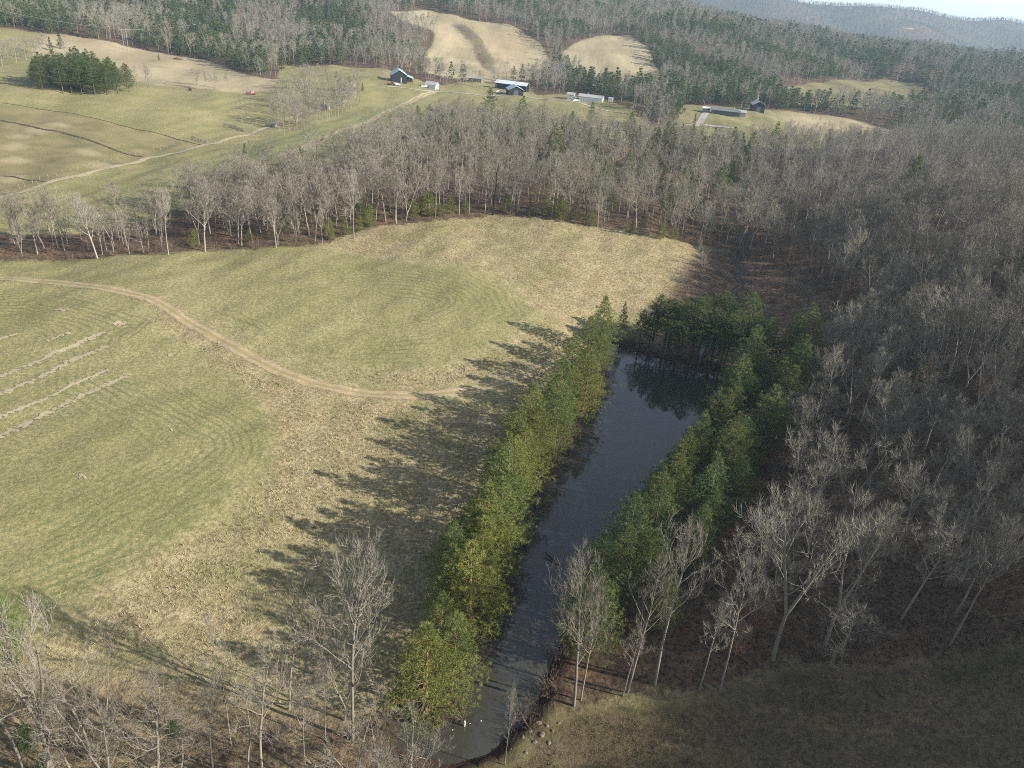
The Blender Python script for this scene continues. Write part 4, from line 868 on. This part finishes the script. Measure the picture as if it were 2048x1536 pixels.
gable('shed', hit(652, 219), R(70), 2.4, 3.6, 1.8, .6, M_WOOD, M_DKROOF, 'small dark roofed shed among the stream trees', 'shed', openings=[('r', 0, .95, 1.4, 1.7, 'door', M_DKWALL)])
def car(px, yaw, paint, label, cat, truck=False):
    p = hit(*px); r = empty('parked_truck' if truck else 'parked_car', tuple(p), yaw); tag(r, label, cat)
    prof = [(-2.2, .35), (2.2, .35), (2.25, .8), (1.2, .95), (.65, 1.45), (-1.2, 1.48), (-1.9, .95), (-2.25, .9)] if not truck else [(-2.7, .45), (2.6, .45), (2.65, .95), (1.5, 1.1), (1.0, 1.75), (-.4, 1.78), (-.6, 1.1), (-2.7, 1.08)]
    B = MB(); n = len(prof); w_ = .88
    V = [(x, s * (w_ if z < 1.15 else w_ * .8), z) for s in (-1, 1) for x, z in prof]
    B.add(V, [tuple(range(n)), tuple(range(2 * n - 1, n - 1, -1))] + [(i, i + n, (i + 1) % n + n, (i + 1) % n) for i in range(n)]); B.build('body', paint, r)
    B = MB(); gx = (-.9, .4) if not truck else (-.2, .7); gz = 1.22 if not truck else 1.42
    for s in (-1, 1): B.box(((gx[0] + gx[1]) / 2, s * w_ * .86, gz), (gx[1] - gx[0], .1, .3))
    B.build('window', M_GLASS, r)
    for wx_ in ((-1.4, 1.4) if not truck else (-1.7, 1.6)):
        for s in (-1, 1):
            B = MB(); B.tube([(wx_, s * .72, .34), (wx_, s * .92, .34)], [.34, .34], 12); B.build('wheel', M_RUB, r)
car((783, 170), R(5), M_RED, 'red pickup parked in front of the tall black barn', 'truck', True)
car((793, 171), R(20), M_CARW, 'white car parked beside the red pickup at the barn', 'car')
car((851, 175), R(15), M_CARW, 'white pickup parked left of the small white house', 'truck', True)
car((998, 186), R(10), M_CARW, 'white car parked left of the square black barn', 'car')
car((1152, 203), R(20), M_CARW, 'white car parked between the little shed and the long white house', 'car')
car((1155, 200), R(80), M_DKCAR, 'dark car parked between the little shed and the long white house', 'car')
car((503, 189), R(40), M_RED, 'rusty red truck standing at the edge of the straw pasture', 'truck', True)
# paired power poles and their wires
pp = [hit(249, 100), hit(257, 100)]; tops = []
for i, p in enumerate(pp):
    r = empty('utility_pole', tuple(p)); tag(r, ('left' if i == 0 else 'right') + ' pole of the pale pair on the pasture crest', 'utility pole', 'paired power poles')
    B = MB(); B.tube([(0, 0, -.5), (0, 0, 6), (.0, 0, 13.5)], [.15, .13, .10], 8); B.build('post', simple('pale_pole', (.30, .285, .26), .8, .15), r)
    B = MB(); B.box((0, 0, 12.6), (1.6, .14, .16)); B.build('crossarm', M_WOOD, r); tops.append(np.array(p) + (0, 0, 12.8))
a0 = far(40, 500, 20); mid = (tops[0] + tops[1]) / 2
for k, (px, D, z, lab) in enumerate([(60, 560, 27, 'thin power line running left from the paired poles'), (430, 640, 24, 'thin power line running right from the paired poles')]):
    e = far(px, D, z); P = [mid + (e - mid) * t_ - np.array([0, 0, 5.0 * t_ * (1 - t_)]) for t_ in np.linspace(0, 1, 24)]
    B = MB(); B.tube(P, [.05] * 24, 4); tag(B.build('power_line', simple('wire', (.35, .36, .37), .5, .1)), lab, 'power line')
p = hit(1617, 162); r = empty('utility_pole', tuple(p)); tag(r, 'single leaning pole on the tan field at the far right', 'utility pole')
B = MB(); B.tube([(0, 0, -.5), (.5, 0, 9)], [.18, .13], 8); B.build('post', M_WOOD, r); B = MB(); B.box((.47, 0, 8.5), (1.4, .13, .15)); B.build('crossarm', M_WOOD, r)
# board fences by the farm road
for (a, b, lab) in [((446, 252), (489, 265), 'weathered board fence at the upper pen by the farm road'), ((384, 278), (414, 288), 'weathered board fence at the lower pen by the farm road')]:
    A_, B_ = hit(*a), hit(*b); r = empty('board_fence', tuple(A_)); tag(r, lab, 'fence', 'board fences by the farm road'); L = np.hypot(*(B_ - A_)[:2]); n = max(3, int(L / 2.4))
    rails = MB(); q0 = None
    for k in range(n + 1):
        q = A_ + (B_ - A_) * k / n; q[2] = hz(q[0], q[1])[0]; q = q - A_
        m_ = MB(); m_.box((q[0], q[1], q[2] + .6), (.16, .16, 1.5)); m_.build('post', M_WOOD, r)
        if q0 is not None:
            for z in (.4, .8, 1.2):
                yw = math.atan2(q[1] - q0[1], q[0] - q0[0]); c_ = (q + q0) / 2; rails.box((c_[0], c_[1], c_[2] + z), (np.hypot(*(q - q0)[:2]), .05, .16), 0, yw)
        q0 = q
    rails.build('rail', M_WOOD, r)
# wire fence along the farm road: a post every few metres
P = resample(hits([(20, 384), (150, 344), (300, 306), (430, 281), (520, 250)]), .5); m_post = M_WOOD; n = 42
proto = MB(); proto.box((0, 0, .55), (.16, .16, 1.5)); pm = proto.mesh('fence_post', M_WOOD)
for k in range(n):
    q = P[int(k / n * (len(P) - 1))]; o = mesh_obj('fence_post', pm); o.location = (q[0], q[1] + 3.2, hz(q[0], q[1] + 3.2)[0]); tag(o, 'weathered fence post in the line along the farm road', 'fence post', 'fence posts along the farm road')
# dark round bale, rubble heap, pipe in the pond, floating branch
def blob(name, p, dims, mat, label, cat, seed, n=10):
    rg = np.random.RandomState(seed); B = MB(); V = []
    for i in range(n + 1):
        for j in range(2 * n):
            th, ph = math.pi * i / n, math.pi * j / n; d = np.array([math.sin(th) * math.cos(ph), math.sin(th) * math.sin(ph), math.cos(th)])
            k = 1 + .16 * math.sin(3 * ph + seed) * math.sin(2 * th + seed) + rg.normal() * (.035 if n > 8 else .11)
            V.append(d * np.array(dims) * k)
    B.add(V, [(i * 2 * n + j, (i + 1) * 2 * n + j, (i + 1) * 2 * n + (j + 1) % (2 * n), i * 2 * n + (j + 1) % (2 * n)) for i in range(n) for j in range(2 * n)])
    o = B.build(name, mat); o.location = (p[0], p[1], p[2] + dims[2] * (.5 if n > 8 else .15)); tag(o, label, cat); return o
m_rock = simple('pale_rock', (.17, .135, .105), .95, .4, 3, .1, .08); m_bale = simple('old_hay', (.07, .055, .035), .95, .3, 6)
p = hit(381, 181); B = MB(); B.tube([(-.7, 0, .7), (.7, 0, .7)], [.75, .75], 18); V = 1; o = B.build('hay_bale', m_bale); o.location = tuple(p); tag(o, 'small dark round bale alone on the pale green pasture', 'hay bale')
p = hit(357, 119); o = blob('brush_pile', p, (3.2, 1.4, .8), simple('dead_brush', (.16, .10, .07), .95, .4, 5), 'long brown brush pile on the far left straw pasture', 'brush pile', 4)
rg = np.random.RandomState(3)
ROCKS = sorted([(1042,1444,.35),(1062,1438,.5),(1078,1446,.6),(1094,1452,.45),(1060,1462,.55),(1084,1470,.7),(1105,1462,.4),(1070,1484,.5),(1098,1486,.45),(1046,1474,.4),(985,1478,.3),(1022,1500,.35),(1118,1446,.35),(1052,1506,.45)])
for i, (a, b, s) in enumerate(ROCKS):
    p = hit(a, b); o = blob('rock', p, (s * .5, s * .4, s * .3), m_rock, '%s brown rock, %s in the rubble at the pond\'s near end' % ('larger' if s > .48 else 'small', ordinal(i + 1) + ' from the left'), 'rock', 10 + i, 6); o.rotation_euler = (0, 0, rg.uniform(0, 3)); o['group'] = 'rubble at the near end of the pond'
ROCKS = None
p = un(929, 1452, 0); B = MB(); B.tube([(0, 0, -1.2), (0, 0, .75)], [.09, .09], 10); o = B.build('pipe', M_WHITE); o.location = tuple(p); tag(o, 'white upright pipe sticking out of the near end of the pond', 'pipe')
for i, (a, b, s) in enumerate([(905,1460,.07),(962,1442,.07),(940,1447,.06)]):
    p = un(a, b, 0); o = blob('float', p, (s, s, s * .6), M_WHITE, ['pale float left of the white pipe in the pond', 'pale float right of the white pipe in the pond', 'tiny pale float just beside the white pipe'][i], 'float', 30 + i, 5)
p = un(1090, 1110, 0); e = un(1128, 1140, 0) - p; B = MB(); m_wet = simple('wet_branch', (.03, .025, .02), .6, .3)
B.tube([(0, 0, .55), e * .25 + (0, 0, .3), e * .6 + (0, 0, .08), e + (0, 0, -.1)], [.10, .11, .09, .05], 6)
rg = np.random.RandomState(8)
for t_ in (.3, .45, .55, .7, .8, .95):
    d = np.array([rg.uniform(-1, 1), rg.uniform(-1, 1), rg.uniform(-.05, .25)]) * 1.0; B.tube([e * t_ + (0, 0, .12), e * t_ + d + (0, 0, .1)], [.04, .012], 4)
o = B.build('floating_branch', m_wet); o.location = tuple(p); tag(o, 'dark fallen branch lying in the pond water', 'branch')
e_ = [un(1150, 858, 0), un(1195, 868, 0)]; B = MB(); B.tube([e_[0] * 0 + (0, 0, .6), (e_[1] - e_[0]) * .5 + (0, 0, .25), (e_[1] - e_[0]) + (0, 0, -.1)], [.12, .09, .03], 6); o = B.build('fallen_trunk', m_wet); o.location = tuple(e_[0]); tag(o, 'dark fallen trunk reaching from the left bank into the pond', 'fallen trunk')
# ------------------------------------------------------------------ rows of raked dry hay on the green field
m_hay = NT('raked_hay'); t = m_hay; P_ = t.pos(); n1 = t.noise(1.3, 4, P_); n2 = t.noise(6, 3, P_, .7)
q = t.bsdf(t.mix(t.ramp(n2, .3, .7), (.25, .21, .13), (.37, .325, .225)), .95, t.bump(n2, .6, .15), .05)
a = t.math('ABSOLUTE', t.attr('across')); t.put(q.inputs['Alpha'], t.ramp(t.math('ADD', a, t.math('ADD', t.math('MULTIPLY', t.math('SUBTRACT', n1, .46), 3.8), t.math('MULTIPLY', t.math('SUBTRACT', n2, .5), 1.3))), .8, .6))
HAY = [([(-60,700),(0,678),(30,668),(50,664)], 1.0), ([(80,685),(110,676),(150,660)], 1.0), ([(-60,780),(0,754),(50,735),(110,705),(160,685),(222,661)], 1.5), ([(-40,805),(0,786),(60,765),(110,737),(160,712),(224,688)], 1.5), ([(-30,845),(20,826),(80,803),(130,777),(195,747),(230,735)], 1.2), ([(-40,890),(0,872),(50,850),(110,820),(160,792),(220,768),(270,744)], 1.5), ([(218,645),(240,642),(258,652)], 2.0), ([(100,618),(120,620),(148,622)], 1.8), ([(240,716),(262,712)], 1.6), ([(140,962),(165,955),(185,945)], 1.5), ([(325,712),(345,705),(355,708)], 1.5), ([(0,715),(15,710),(30,706)], 1.8), ([(690,620),(710,624),(722,623)], .8), ([(330,860),(352,855)], 1.4)]
HW = ['short hay row at the left border, topmost', 'short broken hay row below the track, topmost but one', 'long hay row, first of the four long ones from the top', 'long hay row, second of the four long ones from the top', 'long hay row, third of the four long ones from the top', 'long hay row, lowest of the four long ones', 'hay heap at the upper end of the long rows', 'pale hay patch alone above the rows near the track', 'short hay scrap right of the third long row', 'lone hay scrap on the green below the rows', 'faint hay scrap beside the tan grass right of the rows', 'hay scrap at the left border between short and long rows', 'pale twig-thin hay scrap on the mown knoll', 'small hay scrap inside the mowing curves']
for (px, wd), lab in zip(HAY, HW):
    P = resample(hits(px), .4); T_ = np.gradient(P, axis=0); T_ /= np.linalg.norm(T_, axis=1)[:, None] + 1e-9; N_ = np.c_[-T_[:, 1], T_[:, 0]]; u = np.linspace(-1, 1, 9)
    X = P[:, None, 0] + N_[:, None, 0] * u * wd * .75; Y = P[:, None, 1] + N_[:, None, 1] * u * wd * .75
    Z = hz(X.ravel(), Y.ravel()).reshape(X.shape) + .03 + .05 * (1 - u ** 2) * (1 + .5 * wave_noise(X, Y, 2.5, 9, 2))
    tag(mesh_obj('hay_row', grid_mesh('hay_row', X, Y, Z, m_hay.m, {'across': np.broadcast_to(u, X.shape)})), lab, 'hay', 'raked hay on the green field')
# ------------------------------------------------------------------ grass tufts, brush, bushes on the banks
def tuft_mesh(seed, mat, h=.5, n=16, spread=.35, w=.045):
    rg = np.random.RandomState(seed); B = MB()
    for _ in range(n):
        a = rg.uniform(0, 6.28); p = np.array([rg.normal() * spread * .4, rg.normal() * spread * .4, -.04]); d = unit(np.array([math.cos(a) * .6, math.sin(a) * .6, rg.uniform(.6, 1.6)])); q = p + d * h * rg.uniform(.5, 1.1)
        s = np.array([-math.sin(a), math.cos(a), 0]) * w; B.add([p - s, p + s, q], [(0, 1, 2)])
    return B.mesh('tuft', mat)
def blade_material(name, c1, c2, c3):
    t = NT(name); oi = t.n('ObjectInfo'); P = t.pos()
    c = t.mix(oi.outputs['Random'], c1, c2); c = t.mix(t.ramp(t.noise(.09, 3, P), .5, .7), c, c3)
    t.bsdf(c, .9, None, .1); return t.m
def in_poly_points(poly, step, rg, keep=None):
    lo, hi = poly[:, :2].min(0), poly[:, :2].max(0); X, Y = scatter(lo[0], hi[0], lo[1], hi[1], step, rg)
    s = sdist(poly, X, Y); k = (s > rg.uniform(-.5, 2.5, X.shape)) & (sdist(POND, X, Y) < -1.0)
    return X[k], Y[k]
rg = np.random.RandomState(71)
m_dry = blade_material('dry_blades', (.28, .235, .135), (.375, .325, .195), (.21, .20, .10))
TUFT = [source('tuft', tuft_mesh(700 + i, m_dry, .62, 16, .5)) for i in range(5)]
X1, Y1 = in_poly_points(TALL2, .8, rg); X2, Y2 = in_poly_points(TALL, 1.0, rg)
tr = resample(hits(TRACK), 1.0)
X, Y = np.r_[X1, X2], np.r_[Y1, Y2]; k = (pdist(tr, X, Y) > 3.4) & (sdist(BRUSH, X, Y) < -rg.uniform(0, 5, X.shape)) & (wave_noise(X, Y, 14, 33, 3) > -1.0) & (Y > 30); X, Y = X[k], Y[k]
stuff('dry_grass', np.c_[X, Y, hz(X, Y)], rg.uniform(0, 6.28, len(X)), rg.uniform(.3, .95, len(X)) * np.where(Y > 150, .7, 1), rg.randint(0, 5, len(X)), TUFT, 'tall dry tan grass on the slopes around the track and pond', 'grass')
print('tufts', len(X))
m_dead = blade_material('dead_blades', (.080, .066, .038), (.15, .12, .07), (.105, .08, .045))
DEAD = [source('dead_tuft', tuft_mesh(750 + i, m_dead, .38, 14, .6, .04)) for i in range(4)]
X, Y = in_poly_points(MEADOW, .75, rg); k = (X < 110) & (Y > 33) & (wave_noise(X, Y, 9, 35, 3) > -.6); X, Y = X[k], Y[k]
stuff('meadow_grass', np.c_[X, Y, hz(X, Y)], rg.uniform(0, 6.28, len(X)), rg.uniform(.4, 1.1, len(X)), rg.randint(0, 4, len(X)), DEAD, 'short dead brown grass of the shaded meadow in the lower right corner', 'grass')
# brown brush at the lower left and along the foot of the woods, thickets on the banks
m_br = bark_material('brush_stems', (.115, .078, .055), (.22, .165, .125), 2)
BR = [source('brush', shrub(800 + i, 1.6, 1.2).mesh('brush', m_br)) for i in range(5)]
X, Y = in_poly_points(BRUSH, 2.3, rg)
edge = []
for poly, depth, st in ((FIELD, 9, 2.2),):
    lo, hi = poly[:, :2].min(0), poly[:, :2].max(0); A_, B_ = scatter(-140, 140, 60, 270, st, rg); s = sdist(poly, A_, B_); k = (s < 1.0) & (s > -depth) & (rg.rand(len(A_)) < .5) & (sd_open(A_, B_) < 1.5); edge.append((A_[k], B_[k]))
A_, B_ = in_poly_points(MARSH, 2.2, rg); k = rg.rand(len(A_)) < .35; edge.append((A_[k], B_[k]))
A_, B_ = scatter(25, 175, 55, 260, 3.4, rg); k = (sd_open(A_, B_) < -1) & (rg.rand(len(A_)) < .75); edge.append((A_[k], B_[k]))
for px, wd, n in [([(870,1480),(930,1360),(975,1240),(1015,1130),(1060,1030),(1100,940),(1150,860),(1190,780),(1220,715)], 1.6, 260), ([(1030,1465),(1075,1420),(1115,1330),(1170,1230),(1235,1135)], 1.6, 45), ([(1230,688),(1300,706),(1380,724),(1450,738)], 1.5, 70)]:
    P = resample(hits(px), .5); q = P[rg.randint(0, len(P), n)] + rg.normal(size=(n, 2)) * wd * .6; edge.append((q[:, 0], q[:, 1]))
X = np.r_[X, np.concatenate([a for a, b in edge])]; Y = np.r_[Y, np.concatenate([b for a, b in edge])]
Z = np.maximum(hz(X, Y), .0)
stuff('undergrowth', np.c_[X, Y, Z], rg.uniform(0, 6.28, len(X)), rg.uniform(.5, 1.5, len(X)), rg.randint(0, 5, len(X)), BR, 'brown leafless brush under the trees and along the pond banks', 'brush')
print('brush', len(X))
# evergreen bushes in the lower left corner
m = [(60,1500,3.6,'dark green holly bush at the foot of the two-stemmed tree'), (20,1190,5.5,'bright green pine cut by the left border above the corner'), (350,1470,2.2,'small green bush in the brown brush below the tan grass'), (95,1560,3.0,'green bush at the lower left corner')]
for a, b, h, lab in m:
    p = hit(a, b + (130 if 'cut' in lab else 0)); young = 'pine' in lab
    tree('young_pine' if young else 'holly_bush', PINE_N[2] if young else YOUNG, tuple(p), 1.0 + a, (11 / 12 if young else h / 6), lab, 'pine tree' if young else 'bush', None, (1.25, 1.5, .8) if young else (.8, 1.05, .7), wide=1.1)
# beeches that keep their russet leaves
RUS = []
for i in range(2):
    T, C = bare_tree(900 + i, lod=1, h=9, spread=.36, tr=.12, base=.2, nlimb=14, upright=.4); rg2 = np.random.RandomState(i)
    for _ in range(1500):
        z = rg2.uniform(1.5, 8.5); rr = 3.0 * math.sin(math.pi * min(1, (z - .5) / 8.6)) ** .7 * math.sqrt(rg2.rand()); a = rg2.uniform(0, 6.28); p = np.array([rr * math.cos(a), rr * math.sin(a), z])
        sliver(C, p, p + rg2.normal(size=3) * .16, .14, rg2, 1)
    RUS.append((T.mesh('trunk', M_TRUNK, True), C.mesh('crown', [M_TWIG, M_DRYLEAF])))
for i, (a, b, h, lab) in enumerate([(1690,600,8,'russet leaved beech at the edge of the marsh wood'), (1900,740,7,'small orange leaved beech on the right slope'), (1845,770,6,'low orange leaved beech beside another on the right slope'), (1500,1260,7,'rusty leaved tree on the slope behind the tall leaning tree'), (1470,1310,5,'low rusty leaved tree at the foot of the russet slope'), (1960,800,6,'rusty leaved tree high near the right border'), (1790,990,5.5,'small russet tree in the middle of the dark slope'), (1660,560,6,'dull red leaved tree by the marsh'), (2010,1080,6,'yellow brown leaved tree at the right border')]):
    p = hit(a, b); tree('beech_tree', RUS[i % 2], tuple(p), i * 1.3, h / 9, lab, 'beech tree', None, (1, 1, 1))
# ------------------------------------------------------------------ air
hb = MB(); hb.box((1500, 2400, 92), (11000, 9600, 206))
t = NT('haze'); v = t.n('VolumePrincipled'); v.inputs['Color'].default_value = (.55, .78, 1.0, 1); v.inputs['Density'].default_value = 0.00013; v.inputs['Anisotropy'].default_value = .2
t.t.links.new(v.outputs[0], t.out.inputs['Volume'])
tag(hb.build('haze', t.m), 'thin bluish haze in the air over the valley', 'haze', kind='stuff')
print('ground z range', GZ.min(), GZ.max())
